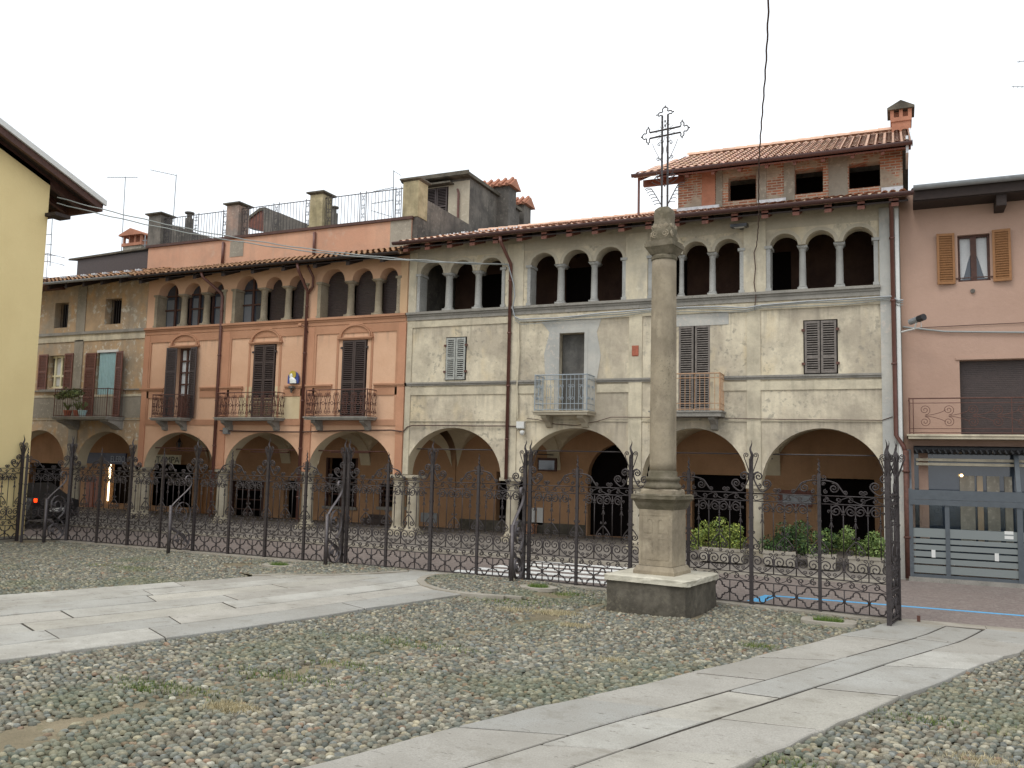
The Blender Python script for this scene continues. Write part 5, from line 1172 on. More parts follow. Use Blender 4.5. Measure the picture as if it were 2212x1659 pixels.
# ------------------------------------------------------------------ stone column with iron cross
CX, CY = -3.78, 14.92; RZ = math.radians(-9)
H = thing('stone_column', 'old granite column on a pedestal and plinth, topped by a carved block and an iron cross', 'column', (CX, CY, 0))
H.rotation_euler = (0, 0, RZ); WL[H.name] = np.zeros(3)      # parts are built round the local origin
def rough_box(sx, sy, z0, z1, n=8, amp=.006, seed=1, rnd=.02):
    """box with worn, slightly wavy faces"""
    r = np.random.default_rng(seed); g = MB(); nz = max(2, int(n*(z1-z0)/sx)+1); per = []
    for k in range(n): per.append((-1+2*k/n, -1))
    for k in range(n): per.append((1, -1+2*k/n))
    for k in range(n): per.append((1-2*k/n, 1))
    for k in range(n): per.append((-1, 1-2*k/n))
    m = len(per)
    rows = [(z0, -.0)]+[(z0+(z1-z0)*j/nz, 0) for j in range(1, nz)]+[(z1-rnd*.5, -.0), (z1, -rnd)]
    for z, ins in rows:
        for u, v in per:
            c = rnd*.6 if abs(u) == 1 and abs(v) == 1 else 0
            e = r.normal(0, amp); g.v.append((u*(sx/2+e+ins-c), v*(sy/2+e+ins-c), z+(r.normal(0, amp*.6) if z > z0 else 0)))
    for j in range(len(rows)-1):
        for i in range(m): k = (i+1) % m; g.f.append((j*m+i, j*m+k, (j+1)*m+k, (j+1)*m+i))
    g.f.append(tuple((len(rows)-1)*m+i for i in range(m))); g.f.append(tuple(range(m))[::-1]); return g
rough_box(1.44, 1.43, -.05, .5, 10, .004, 3).build('plinth', 'plinth', H)
rough_box(1.53, 1.52, .5, .6, 14, .005, 4, .03).build('plinth_slab', 'slabtop', H)
g = MB(); s = .375
g.hexa([(-s, -s, .6), (s, -s, .6), (s, s, .6), (-s, s, .6), (-s, -s, .66), (s, -s, .66), (s, s, .66), (-s, s, .66)]); s2 = .33
g.hexa([(-s, -s, .66), (s, -s, .66), (s, s, .66), (-s, s, .66), (-s2, -s2, .74), (s2, -s2, .74), (s2, s2, .74), (-s2, s2, .74)]); g.build('pedestal_base', 'colstone', H)
pd_ = rough_box(.63, .63, .745, 1.72, 9, .0025, 5, .015).build('pedestal', 'colstone', H)
g = MB()      # incised cross and border on the pedestal front
for x0, x1, z0, z1 in ((-.3, .3, 1.6, 1.615), (-.3, -.285, .86, 1.6), (.285, .3, .86, 1.6), (-.3, .3, .85, .862), (-.25, -.07, 1.3, 1.31), (.07, .25, 1.3, 1.31), (-.25, -.07, 1.2, 1.21), (.07, .25, 1.2, 1.21), (-.07, -.06, 1.31, 1.5), (.06, .07, 1.31, 1.5), (-.07, -.06, .95, 1.2), (.06, .07, .95, 1.2)): g.box(x0*.84, x1*.84, -.321, -.3, z0, z1)
for c in (-.12, .12): g.tube([(c*.84+.04*math.cos(t), -.318, 1.5+.04*math.sin(t)) for t in np.linspace(0, PI, 8)], .007, 4)
g.build('carved_cross', 'colstone', pd_)
rough_box(.86, .86, 1.88, 1.96, 10, .004, 6, .03).build('pedestal_cap', 'mossy', H)
g = MB(); g.frus(-.318, .318, -.318, .318, 1.70, 1.76, .03); g.frus(-.35, .35, -.35, .35, 1.76, 1.82, .015); g.frus(-.365, .365, -.365, .365, 1.82, 1.88, .05); g.build('cap_moulding', 'mossy', H)
rough_box(.62, .62, 1.95, 2.05, 8, .004, 7, .03).build('base_plinth', 'colstone', H)
g = MB(); g.lathe([(.31, 2.05), (.325, 2.08), (.32, 2.11), (.3, 2.135), (.275, 2.16), (.28, 2.185), (.3, 2.2), (.305, 2.23), (.29, 2.255), (.252, 2.26), (.252, 2.34), (.235, 2.365)], 0, 0, 32); g.build('base_torus', 'mossy', H, True)
g = MB(); pr = [(.232-.018*(i/24)**1.6, 2.36+(6.1-2.36)*i/24) for i in range(25)]; g.lathe(pr, 0, 0, 32)
g.v = [(x*(1+random.gauss(0, .004)), y*(1+random.gauss(0, .004)), z) for x, y, z in g.v]; g.build('shaft', 'colstone', H, True)
g = MB(); g.lathe([(.213, 6.1), (.23, 6.12), (.23, 6.17), (.215, 6.19), (.22, 6.2)], 0, 0, 28); g.frus(-.185, .185, -.185, .185, 6.2, 6.33, .075); g.box(-.268, .268, -.268, .268, 6.33, 6.4); g.box(-.25, .25, -.25, .25, 6.4, 6.44); g.build('capital', 'mossy', H)
g = MB(); prof = [(.2, 6.44), (.212, 6.5), (.205, 6.62), (.18, 6.76), (.16, 6.82), (.165, 6.86), (.17, 6.95), (.155, 7.03), (.1, 7.08), (.02, 7.1)]; n = 24
for r_, z in prof:
    for j in range(n):
        t = 2*PI*j/n; e = .55; g.v.append((r_*math.copysign(abs(math.cos(t))**e, math.cos(t)), r_*math.copysign(abs(math.sin(t))**e, math.sin(t)), z))
for i in range(len(prof)-1):
    for j in range(n): g.f.append((i*n+j, i*n+(j+1) % n, (i+1)*n+(j+1) % n, (i+1)*n+j))
cb = g.build('carved_block', 'mossy', H, True)
g = MB()
for side in range(4):
    for u, z, r_ in ((-.1, 6.56, .062), (.09, 6.56, .066), (0, 6.69, .05), (-.1, 6.71, .035), (.1, 6.71, .035)):
        for rr, ww in ((r_, .013), (r_*.5, .017)):
            P = []
            for k in range(13):
                t = 2*PI*k/12; p = np.array([u+rr*math.cos(t), -.198+(z+rr*math.sin(t)-6.5)*.09, z+rr*math.sin(t)]); a = side*PI/2; P.append((p[0]*math.cos(a)-p[1]*math.sin(a), p[0]*math.sin(a)+p[1]*math.cos(a), p[2]))
            g.tube(P, ww, 5)
g.build('carved_rosettes', 'colstone', cb, True)
g = MB(); _tb = g.tube; g.tube = lambda P, r_, n=5, **k: _tb(P, r_*1.35, n, **k); zc = 8.49; w_ = .055; A = .3
for s in (-1, 1):
    g.tube([(s*w_, 0, 7.05), (s*w_, 0, 8.82)], .014, 6); g.tube([(-A, 0, zc+s*w_), (A, 0, zc+s*w_)], .012, 6)
    for z in (7.3, 7.7, 7.95, 8.1, 8.32, 8.7): g.lathe([(.012, z-.03), (.024, z), (.012, z+.03)], s*w_, 0, 8)
def trefoil(g, cx, cz, a):   # end of an arm pointing along angle a
    L = [(-.055, .0), (-.06, .02), (-.09, .03), (-.125, .02), (-.14, .05), (-.12, .08), (-.085, .085), (-.06, .08), (-.045, .095), (-.055, .13), (-.03, .16), (0, .165)]
    L = L+[(-x, y) for x, y in L[::-1][1:]]; c, s = math.cos(a-PI/2), math.sin(a-PI/2)
    g.tube([(cx+x*c-y*s, 0, cz+x*s+y*c) for x, y in L], .009, 5)
    for x, y, dx, dy in ((-.14, .05, -1, 0), (.14, .05, 1, 0), (0, .165, 0, 1)):
        p = (x+dx*.022, y+dy*.022); X_, Z_ = cx+p[0]*c-p[1]*s, cz+p[0]*s+p[1]*c; g.lathe([(.004, Z_-.016), (.016, Z_), (.004, Z_+.016)], X_, 0, 8); g.tube([(cx+x*c-y*s, 0, cz+x*s+y*c), (X_, 0, Z_)], .006, 4)
trefoil(g, 0, 8.8, PI/2); trefoil(g, A-.02, zc, 0); trefoil(g, -A+.02, zc, PI)
for k in range(16):
    a = 2*PI*(k+.5)/16
    if min(abs(math.sin(a)), abs(math.cos(a))) < .15: continue
    g.tube([(.07*math.cos(a), 0, zc+.07*math.sin(a)), (.13*math.cos(a+.1), 0, zc+.13*math.sin(a+.1)), (.19*math.cos(a), 0, zc+.19*math.sin(a))], .0035, 4)
for s in (-1, 1):
    g.tube(toxz(link((s*.11, 8.28), .04, PI*.6 if s > 0 else PI*.4, -s, (s*.13, 8.02), .035, -PI/2, s, 1, 1)), .006, 4)
    g.tube(toxz(herm((s*.06, 7.95), (s*.1, .15), (s*.24, 8.32), (s*.0, .2))), .0045, 4)
    g.tube(toxz(spiral(s*.15, 7.66, .04, PI/2, 1.1, -s)), .006, 4)
    for z, L_ in ((7.55, .2), (7.62, .16), (7.7, .12)): g.tube(toxz(herm((s*.05, z-.05), (s*.1, .02), (s*(.05+L_), z+.06), (s*.02, .12))), .005, 4)
    # palm fronds at the foot
    st = herm((s*.03, 7.08), (s*.1, .2), (s*.26, 7.48), (s*.12, .14)); g.tube(toxz(st), .007, 4)
    for i in range(2, 9, 1): p = st[i]; g.tube(toxz(herm(p, (s*.05, .1), (p[0]+s*.13, p[1]+.0), (s*.04, -.08), 5)), .0055, 4)
for z in (7.5, 8.62, 8.7): g.box(-.012, .012, -.01, .01, z-.02, z+.02)
g.build('iron_cross', 'iron', H)
# ------------------------------------------------------------------ wrought-iron churchyard fence
BW = 1.16
def crisp(P, e=.12):
    o = []
    for a, b in zip(P[:-1], P[1:]):
        for t in (e, .5, 1-e): o.append((a[0]+(b[0]-a[0])*t, a[1]+(b[1]-a[1])*t))
    return o
def panel_curves(m=False):
    W = BW; o = []
    for z, r in ((.06, .013), (.43, .01), (.59, .01), (1.86, .011), (2.0, .011)): o.append(([(0, z), (W, z)], r))
    q = W/3
    for i in (1, 2): o.append(([(q*i, .06), (q*i, .43)], .01)); o.append(([(q*i, .59), (q*i, .92)], .01))
    for i in range(3):        # stepped quatrefoils
        cx, cz = q*(i+.5), .245; a = []
        for s in range(4):
            L = [(.055*math.sin(t), .11+.058*math.cos(t)) for t in np.linspace(0, PI/2, 5)]+crisp([(.055, .11), (.055, .088), (.092, .088), (.092, .056), (.125, .056)])+[(.125+.058*math.sin(t), .055*math.cos(t)) for t in np.linspace(0.2, PI/2, 5)]
            if s in (1, 3): L = L[::-1]
            sx, sz = ((1, 1), (1, -1), (-1, -1), (-1, 1))[s]; a += [(cx+sx*x, cz+sz*z) for x, z in L]
        o.append((a+[a[0]], .0095))
    for zc, h in ((.51, .066), (1.93, .058)):      # running scroll bands
        n = 6; p = W/n
        for i in range(n):
            u = p*(i+.5); up = i % 2 == 0; a0 = PI/2 if up else -PI/2
            o.append((link((u-.01, zc), h, -a0, -1 if up else 1, (u+p*.9, zc), h*.9, a0, 1 if up else -1, 1.0, 1.0, 6) if i < n-1 else spiral(u, zc, h, PI/2, 1.1, 1), .006))
    for i in range(3):        # big C scrolls above the lower band
        c = q*(i+.5)
        for s in (-1, 1):
            o.append((herm((c, .605), (s*.13, .0), (c+s*q*.47, .76), (0, .13), 7)+spiral(c+s*.09, .80, .1, 0 if s > 0 else PI, 1.5, s, 18)[1:], .0085))
            o.append((spiral(c+s*.045, .665, .035, 0 if s > 0 else PI, 1.2, s), .006)); o.append((spiral(c+s*.14, .93, .04, -PI/2, 1.2, s), .006))
    for i in (1, 2): o.append(([(q*i-.028, .735), (q*i+.028, .735)], .014))
    for k, u in enumerate((q/2, q, q*1.5, q*2, q*2.5)):
        o.append(([(u, .97), (u, 1.84)], .0085)); 
        if k in (0, 2, 4): o.append((spiral(u-.03, .96, .032, 0, 1.1, -1), .007))
    for u in (0, q*1.5, W):   # arrow-headed stirrups low on the bars
        for s in (-1, 1):
            if (u == 0 and s < 0) or (u == W and s > 0): continue
            o.append((herm((u+s*.01, 1.24), (s*.08, -.04), (u+s*.15, 1.06), (0, -.1), 5)+spiral(u+s*.085, 1.06, .062, 0 if s > 0 else PI, 1.3, -s)[1:], .0085)); o.append((spiral(u+s*.04, 1.3, .025, PI/2, 1.1, -s), .007))
        if 0 < u < W: o.append(([(u-.025, 1.235), (u+.025, 1.235)], .014))
    for c in (q, q*2):        # hearts hanging from the upper band
        for s in (-1, 1):
            o.append((herm((c, 1.70), (s*.04, .06), (c+s*.1, 1.84), (s*.1, .0), 5)+spiral(c+s*.115, 1.745, .095, PI/2, 1.6, -s)[1:], .009))
        o.append(([(c-.03, 1.69), (c+.03, 1.69)], .012))
    for u in (q/2, q*1.5, q*2.5):     # leaf drops
        for s in (-1, 1): o.append((spiral(u+s*.035, 1.74, .028, -PI/2, 1.2, s), .006)); o.append((herm((u, 1.56), (s*.02, -.04), (u+s*.035, 1.47), (s*.02, .01), 4), .006))
        for z in (1.62, 1.585): o.append(([(u-.001, z-.012), (u+.001, z+.012)], .017))
    # crest: tall scroll at the major post (u=0), hooped scroll at the minor post (u=W)
    o.append((herm((.03, 2.33), (-.01, -.15), (.2, 2.03), (.2, .0), 8)+herm((.2, 2.03), (.14, 0), (.35, 2.17), (0, .12), 6)[1:]+spiral(.27, 2.17, .08, 0, 1.6, 1)[1:], .0105))
    o.append((spiral(.13, 2.3, .085, PI*1.15, 1.7, -1, 16), .0105)); o.append((spiral(.14, 2.13, .045, PI/2, 1.4, -1), .008)); o.append((herm((.03, 2.33), (.01, .06), (.13, 2.385), (.08, 0), 4), .0095))
    for u, d in ((.42, 1), (.49, -1)): o.append((spiral(u, 2.06, .045, -PI/2, 1.4, d), .008))
    o.append((spiral(W-.42, 2.06, .04, -PI/2, 1.4, -1), .008))
    o.append((herm((W-.44, 2.02), (.1, .04), (W-.3, 2.2), (.08, .12), 5)+herm((W-.3, 2.2), (.06, .1), (W-.03, 2.25), (.1, -.12), 6)[1:], .0105))
    o.append((spiral(W-.24, 2.13, .09, PI*.4, 1.8, 1, 16), .0095)); o.append((spiral(W-.11, 2.07, .04, PI/2, 1.3, -1), .008)); o.append((spiral(W-.07, 2.2, .035, PI, 1.3, -1), .008))
    if m: o = [([(W-p[0], p[1]) for p in P], r) for P, r in o]
    return o
def panel_mesh(name, m):
    g = MB()
    for P, r in panel_curves(m): g.tube([(p[0], 0, p[1]) for p in P], r*(1.5 if len(P) > 2 else 1.15), 4)
    me = bpy.data.meshes.new(name); me.from_pydata(g.v, [], g.f); me.polygons.foreach_set('use_smooth', [True]*len(me.polygons)); me.materials.append(MT['iron']); return me
PM = (panel_mesh('panel_a', False), panel_mesh('panel_b', True))
def flame(g, x, y, z0, z1, r=.028):
    n = 14; g.tube([(x+.018*math.sin(i/n*9)*(1-i/n*.3), y+.01*math.cos(i/n*9), z0+(z1-z0)*i/n) for i in range(n+1)], r, 5, taper=lambda t: max(.05, (1-t)**.8))
def post_mb(major, h=None):
    g = MB(); s = .033 if major else .028; top = 2.62 if major else 2.38; g.box(-s, s, -s, s, -.02, top)
    for z in (1.0, 1.55, 2.0): g.box(-s-.008, s+.008, -s-.008, s+.008, z, z+.03)
    if major:
        flame(g, 0, 0, top, 2.95, .034)
        for s_ in (-1, 1):
            for yy in ((0,)): g.tube([(p[0], yy, p[1]) for p in herm((s_*.03, 2.36), (s_*.02, .15), (s_*.13, 2.68), (0, .12), 7)+spiral(s_*.085, 2.68, .045, 0 if s_ > 0 else PI, 1.5, s_)[1:]], .009, 5)
            g.tube([(0, p[0], p[1]) for p in herm((s_*.03, 2.36), (s_*.02, .15), (s_*.11, 2.62), (0, .12), 7)+spiral(s_*.07, 2.62, .04, 0 if s_ > 0 else PI, 1.4, s_)[1:]], .008, 5)
    else:
        n = 18; g.tube([(.016*math.sin(i*1.0), .016*math.cos(i*1.0), top+.26*i/n) for i in range(n+1)], .014, 5, taper=lambda t: 1-.7*t); g.tube([(0, 0, top), (0, 0, top+.2)], .012, 5)
        for s_ in (-1, 1): g.tube([(p[0], 0, p[1]) for p in spiral(s_*.07, 2.31, .05, -PI/2, 1.4, s_)], .008, 5)
    return g
FEN = thing('iron_fence', 'ornate dark wrought-iron fence with flame-topped posts running across the churchyard', 'fence', (-11, 16.9, 0))
NP = 19; PXs = [-21.18+i*(21.08/18) for i in range(19)]
pm = [post_mb(True), post_mb(False)]; pme = [None, None]
for i, x in enumerate(PXs):
    k = 0 if i % 2 == 0 else 1; y = fence_y(x); xs2 = [x] if i not in (8, 12, 18) else [x-.06, x+.06]
    for j, xx in enumerate(xs2):
        if pme[k] is None: o = pm[k].build('post', 'iron', None); pme[k] = o.data
        else: o = MB().build('post', 'iron', None, me=pme[k])
        o.parent = FEN; o.location = (xx+11, y-16.9, 0)
for i in range(18):
    x0, x1 = PXs[i], PXs[i+1]; y0, y1 = fence_y(x0), fence_y(x1)
    o = MB().build('panel', 'iron', None, me=PM[i % 2]); o.parent = FEN; o.location = (x0+11, y0-16.9, 0); o.scale = ((math.hypot(x1-x0, y1-y0))/BW, 1, 1); o.rotation_euler = (0, 0, math.atan2(y1-y0, x1-x0))
# raking braces in front of the main posts
def brace_mb():
    g = MB(); L = .62; flat = dict(n=6, rb=.03)
    g.box(-.033, .033, -L-.033, -L+.033, -.02, 1.2)
    def t(P, r=.014, rb=.036, n=6): g.tube([(0, -p[0], p[1]) for p in P], rb, n, r)
    def es(cx, cz, rx, rz, a0, turns, d=1, n=30, r1=.16): return [(cx+rx*(1-(1-r1)*k/n)*math.cos(a0+d*2*PI*turns*k/n), cz+rz*(1-(1-r1)*k/n)*math.sin(a0+d*2*PI*turns*k/n)) for k in range(n+1)]
    t(herm((L, 1.1), (.02, .55), (.09, 1.75), (-.02, .55), 14)+es(.2, 1.84, .11, .13, PI*1.05, 1.15, -1, 16)[1:])
    U = es(.31, 1.0, .26, .34, -PI*.6, 1.9, -1); Lw = es(.32, .33, .27, .3, PI*.7, 1.9, 1)
    t(U); t(Lw); t(herm(U[0], (.12, -.2), Lw[0], (-.12, -.2), 8)); t(herm((L-.02, .62), (-.2, .12), (.08, .2), (-.03, -.3), 10)); t(spiral(.42, 1.02, .07, 0, 1.2, 1)); t(spiral(.22, .9, .05, 0, 1.2, -1)); t(spiral(.4, .3, .06, 0, 1.2, 1))
    return g
bme = None
for i in (0, 4, 8, 12):
    x = PXs[i]-.05; y = fence_y(x)
    o = brace_mb().build('brace', 'strap', None, True) if bme is None else MB().build('brace', 'iron', None, me=bme)
    bme = o.data; o.parent = FEN; o.location = (x+11, y-16.9, 0)
    if i == 4: o.rotation_euler = (0, 0, -.25)
    if i == 0: o.rotation_euler = (0, 0, -.12)
def gate(label, ax, ay, bx, by, full=True):
    L = math.hypot(bx-ax, by-ay); t = thing('iron_gate', label, 'gate', (ax, ay, 0)); t.rotation_euler = (0, 0, math.atan2(by-ay, bx-ax)); n = max(1, round(L/BW))
    for i in range(n):
        o = MB().build('panel', 'iron', None, me=PM[i % 2]); o.parent = t; o.location = (L/n*i, 0, 0); o.scale = (L/n/BW, 1, 1)
    for i, x in enumerate((0, L)):
        o = MB().build('post', 'iron', None, me=pme[0]); o.parent = t; o.location = (x, 0, 0)
    return t
g0 = gate('open iron gate leaf hinged on the fence post beside the yellow wall', -21.15, 17.05, -22.05, 16.38)
g0.children[-1].data = pme[1]
gate('iron gate leaf folded back against the yellow house wall', -22.48, 16.55, -22.45, 14.3)
t = gate('narrow iron end frame seen edge-on at the right end of the fence', -.05, 15.66, -.18, 14.92)
g = MB()
for z in (.1, .55, 1.9, 2.05): g.box(0, .75, -.02, .02, z, z+.03)
for a, b in ((.6, .95), (1.1, .75)): g.tube([(0, 0, a), (.75, 0, b)], .012, 5)
o = g.build('cross_rail', 'iron', None); o.parent = t
g = MB(); g.box(.22, .27, 15.66, 15.7, 0, .13); o = g.build('gate_stop', 'ironrust'); tag(o, 'small rusty iron gate stop standing on the kerb right of the fence', 'gate stop')
# ------------------------------------------------------------------ cables
def cable(name, label, pts, r, mat, n=5):
    g = MB(); g.tube(pts, r, n); o = g.build(name, mat); tag(o, label, 'cable'); return o
A_, B_ = np.array([-22.45, 17.0, XP(108, 421, -22.45)[2]]), PX(1097, 571, 21.9)
for k, (dz, lab) in enumerate(((0.0, 'upper of the two grey cables slung from the yellow house to the cream house'), (-.17, 'lower of the two grey cables slung from the yellow house to the cream house'))):
    P = []
    for i in range(41):
        t_ = i/40; p = A_*(1-t_)+B_*t_; p[2] += -.42*4*t_*(1-t_)+dz*(1-t_)**1.0; p[1] += .02*math.sin(t_*60+k*3); p[2] += .012*math.sin(t_*70+k*3); P.append(tuple(p))
    cable('overhead_cable', lab, P, .017, 'cable')
A_ = PX(1634, 532, 21.9); B_ = C0+ray(1660, -60)*9.5
cable('hanging_cable', 'dark twisted cable dropping from above the picture onto the cream facade', [tuple(A_*(1-t_)+B_*t_+np.array([.005*math.sin(t_*130)+.02*math.sin(t_*9), 0, -.15*t_*(1-t_)])) for t_ in np.linspace(0, 1, 90)], .012, 'cabledark')
P = [PX(x, y, 21.93) for x, y in ((1634, 532), (1629, 545), (1632, 580), (1629, 610), (1633, 640), (1630, 668))]
cable('wall_cable', 'thin dark cable running down the cream pilaster between the loggias', P, .014, 'cabledark')
P = [(1098, 571), (1103, 590), (1110, 615), (1112, 640), (1107, 665), (1112, 684), (1125, 690), (1160, 688), (1200, 687), (1250, 682), (1300, 676), (1340, 673), (1400, 668), (1480, 664), (1550, 662), (1612, 665), (1645, 659), (1740, 651), (1830, 646), (1905, 641), (1925, 640), (1940, 649), (1951, 648)]
for k, (dz, lab) in enumerate(((0, 'bundle of grey cables clipped below the loggia sill of the cream house'), (4, 'second slack cable just below the bundle under the loggia sill'), (9, 'lowest slack cable under the loggia sill of the cream house'))):
    cable('wall_cable', lab, [PX(x, y+dz*(1-.3*math.sin(i*1.7+k)), 21.88+.02*k) for i, (x, y) in enumerate(P[(5 if k else 0):])], .02-.005*k, 'cable' if k else 'galv')
P = [(870, 933), (880, 922), (890, 919), (960, 919), (1030, 920), (1090, 920), (1118, 921)]
cable('wall_cable', 'cable running above the cream arch beside the salmon house', [PX(x, y, 21.96) for x, y in P], .016, 'cabledark')
P = [(475, 930), (560, 932), (650, 933), (740, 930), (845, 929), (868, 932)]
cable('wall_cable', 'dark cable stretched above the salmon arches', [PX(x, y, 21.93) for x, y in P], .022, 'cabledark')
P = [(1120, 700), (1121, 760), (1117, 830), (1118, 905)]
cable('wall_cable', 'vertical grey conduit beside the brown downpipe on the cream house', [PX(x, y, 21.95) for x, y in P], .022, 'pale_trim')
P = [(1138, 904), (1160, 906), (1200, 916), (1245, 919), (1290, 910), (1320, 901), (1380, 901), (1560, 903), (1700, 906), (1905, 908), (1928, 900)]
cable('wall_cable', 'thin cable dipping under the grey balcony and running right along the cream wall', [PX(x, y, 21.96) for x, y in P], .01, 'cabledark')
P = [(1950, 706), (1985, 710), (2040, 716), (2110, 717), (2212, 718), (2300, 717)]
cable('wall_cable', 'pink painted cable bundle crossing the pink house wall', [PX(x, y, YK-.05) for x, y in P], .022, 'cable')
cable('wall_cable', 'thin upper cable rising across the pink house wall', [PX(x, y, YK-.03) for x, y in ((1985, 708), (2100, 702), (2212, 697), (2300, 693))], .008, 'cabledark')
# ------------------------------------------------------------------ small fixtures
H = thing('floodlight', 'black rectangular floodlight under the eaves of the cream house', 'floodlight', PX(1597, 486, 21.6)); g = MB(); p = PX(1597, 486, 21.6)
g.hexa([(p[0]-.2, 21.45, p[2]-.08), (p[0]+.2, 21.45, p[2]-.08), (p[0]+.2, 21.8, p[2]-.03), (p[0]-.2, 21.8, p[2]-.03), (p[0]-.2, 21.45, p[2]), (p[0]+.2, 21.45, p[2]), (p[0]+.2, 21.8, p[2]+.06), (p[0]-.2, 21.8, p[2]+.06)]); g.box(p[0]-.04, p[0]+.04, 21.8, 22.0, p[2]-.02, p[2]+.02); g.build('housing', 'black', H)
g = MB(); g.hexa([(p[0]-.12, 21.5, p[2]-.083), (p[0]+.12, 21.5, p[2]-.083), (p[0]+.12, 21.7, p[2]-.054), (p[0]-.12, 21.7, p[2]-.054), (p[0]-.12, 21.5, p[2]-.07), (p[0]+.12, 21.5, p[2]-.07), (p[0]+.12, 21.7, p[2]-.04), (p[0]-.12, 21.7, p[2]-.04)]); g.build('lens', 'white', H)
p = PX(1980, 690, 21.6); H = thing('security_camera', 'grey bullet surveillance camera on a bracket at the corner of the pink house', 'camera', p)
g = MB(); g.tube([(p[0]-.13, 21.75, p[2]-.03), (p[0]+.08, 21.5, p[2]+.01)], .07, 12); g.build('body', 'galv', H); g = MB(); g.tube([(p[0]+.04, 21.55, p[2]+.0), (p[0]+.15, 21.42, p[2]+.02)], .078, 12); g.build('hood', 'black', H)
g = MB(); g.tube([(p[0]-.33, 22.0, p[2]-.22), (p[0]-.05, 21.7, p[2]-.2), (p[0]+.0, 21.6, p[2]-.06)], .022, 6); g.tube([(p[0]-.05, 21.7, p[2]-.2), (p[0]+.1, 21.6, p[2]-.18), (p[0]+.08, 21.55, p[2]-.05)], .012, 5); g.build('bracket', 'white', H)
def wallbox(x0, y0, x1, y1, label, cat, mat='white', d=.12, name='junction_box', Y=Y0):
    a, b, c, d_ = rect(x0, y0, x1, y1, Y); g = MB(); g.box(a, b, Y-d, Y-.001, c, d_); g.box(a-.01, b+.01, Y-d-.015, Y-d+.02, c+.02, d_-.0); o = g.build(name, mat); tag(o, label, cat); return o
wallbox(1120, 911, 1135, 926, 'grey junction box on the cream wall left of the grey balcony', 'junction box')
wallbox(488, 924, 498, 938, 'small grey junction box on the salmon wall beside the downpipe', 'junction box', 'galv')
wallbox(1367, 747, 1379.5, 770, 'small terracotta plaque fixed to the cream pilaster', 'plaque', 'red', .04, 'plaque')
p = PX(1128, 935, 21.9); g = MB(); g.lathe([(.05, p[2]+.06), (.07, p[2]+.05), (.07, p[2]-.0), (.05, p[2]-.05), (.01, p[2]-.07)], p[0], 21.9, 12); g.box(p[0]-.03, p[0]+.03, 21.9, 22.01, p[2]+.03, p[2]+.07); tag(g.build('dome_camera', 'white', None, True), 'white dome camera under the grey junction box on the cream wall', 'camera')
# glazed relief on the salmon wall
a, b, c, d = rect(626, 803, 649, 829); H = thing('religious_relief', 'blue arched ceramic relief with a white veiled figure and yellow halo on the salmon wall', 'relief', ((a+b)/2, Y0, c)); m_ = (a+b)/2; hw = (b-a)/2
MT['bluegl'] = plain('blue_glaze', '3c4c8a', .3, .1, 8); MT['whitegl'] = plain('white_glaze', 'd9dcd8', .3, .08, 8); MT['yelgl'] = plain('yellow_glaze', 'b9a548', .4, .1, 8)
g = MB(); g.prism([(m_-hw, c), (m_+hw, c)]+[(m_+hw*math.cos(t), c+(d-c)*.45+(d-c)*.55*math.sin(t)) for t in np.linspace(0, PI, 14)], Y0-.1, Y0-.05); g.build('arched_panel', 'bluegl', H)
g = MB(); g.lathe([(.02, 0), (.13, 0), (.13, .03), (.02, .03)], 0, 0, 16); g.v = [(m_-.01+x, Y0-.13+z, c+(d-c)*.72+y) for x, y, z in g.v]; g.build('halo', 'yelgl', H)
g = MB(); n = 14      # veiled half figure as one lofted body
pf = [(c+.002, .13, .04), (c+.09, .13, .03), (c+.15, .11, .0), (c+.19, .06, -.03), (c+.21, .045, -.05), (c+.25, .06, -.05), (c+.29, .05, -.05), (c+.32, .01, -.04)]
for z, r_, off in pf:
    for j in range(n): t_ = 2*PI*j/n; g.v.append((m_+off+r_*math.cos(t_), Y0-.14+r_*.35*math.sin(t_), z))
for i in range(len(pf)-1):
    for j in range(n): g.f.append((i*n+j, i*n+(j+1) % n, (i+1)*n+(j+1) % n, (i+1)*n+j))
g.build('veiled_figure', 'whitegl', H, True)
g = MB(); g.box(m_-.09, m_+.06, Y0-.2, Y0, c-.16, c-.09); g.lathe([(.02, c-.3), (.05, c-.2), (.02, c-.16)], m_-.03, Y0-.12, 8); g.build('votive_bracket', 'concrete', H)
def lantern(x, y, Y, label, w=.12, h=.28):
    p = PX(x, y, Y); H = thing('hanging_lantern', label, 'lantern', tuple(p)); g = MB()
    for k in range(4): a_ = PI/4+k*PI/2; g.tube([(p[0]+w*.6*math.cos(a_), Y+w*.6*math.sin(a_), p[2]-h/2), (p[0]+w*math.cos(a_), Y+w*math.sin(a_), p[2]+h/2)], .012, 4)
    g.lathe([(w*.7, p[2]-h/2-.02), (w*.7, p[2]-h/2)], p[0], Y, 4); g.lathe([(w*1.2, p[2]+h/2), (w*.5, p[2]+h/2+.1), (.02, p[2]+h/2+.16)], p[0], Y, 4); g.tube([(p[0], Y, p[2]+h/2+.1), (p[0], Y, p[2]+h/2+.45)], .008, 4); g.build('frame', 'black', H)
    g = MB(); g.lathe([(w*.5, p[2]-h/2+.01), (w*.85, p[2]+h/2-.01)], p[0], Y, 4); g.build('lantern_glass', 'glass', H)
lantern(387, 963, 23.6, 'dark lantern hanging in the left salmon arch above the shop sign', .1, .24); lantern(1157, 969, 23.4, 'dark lantern hanging in the cream arch right of the brown downpipe', .1, .22)
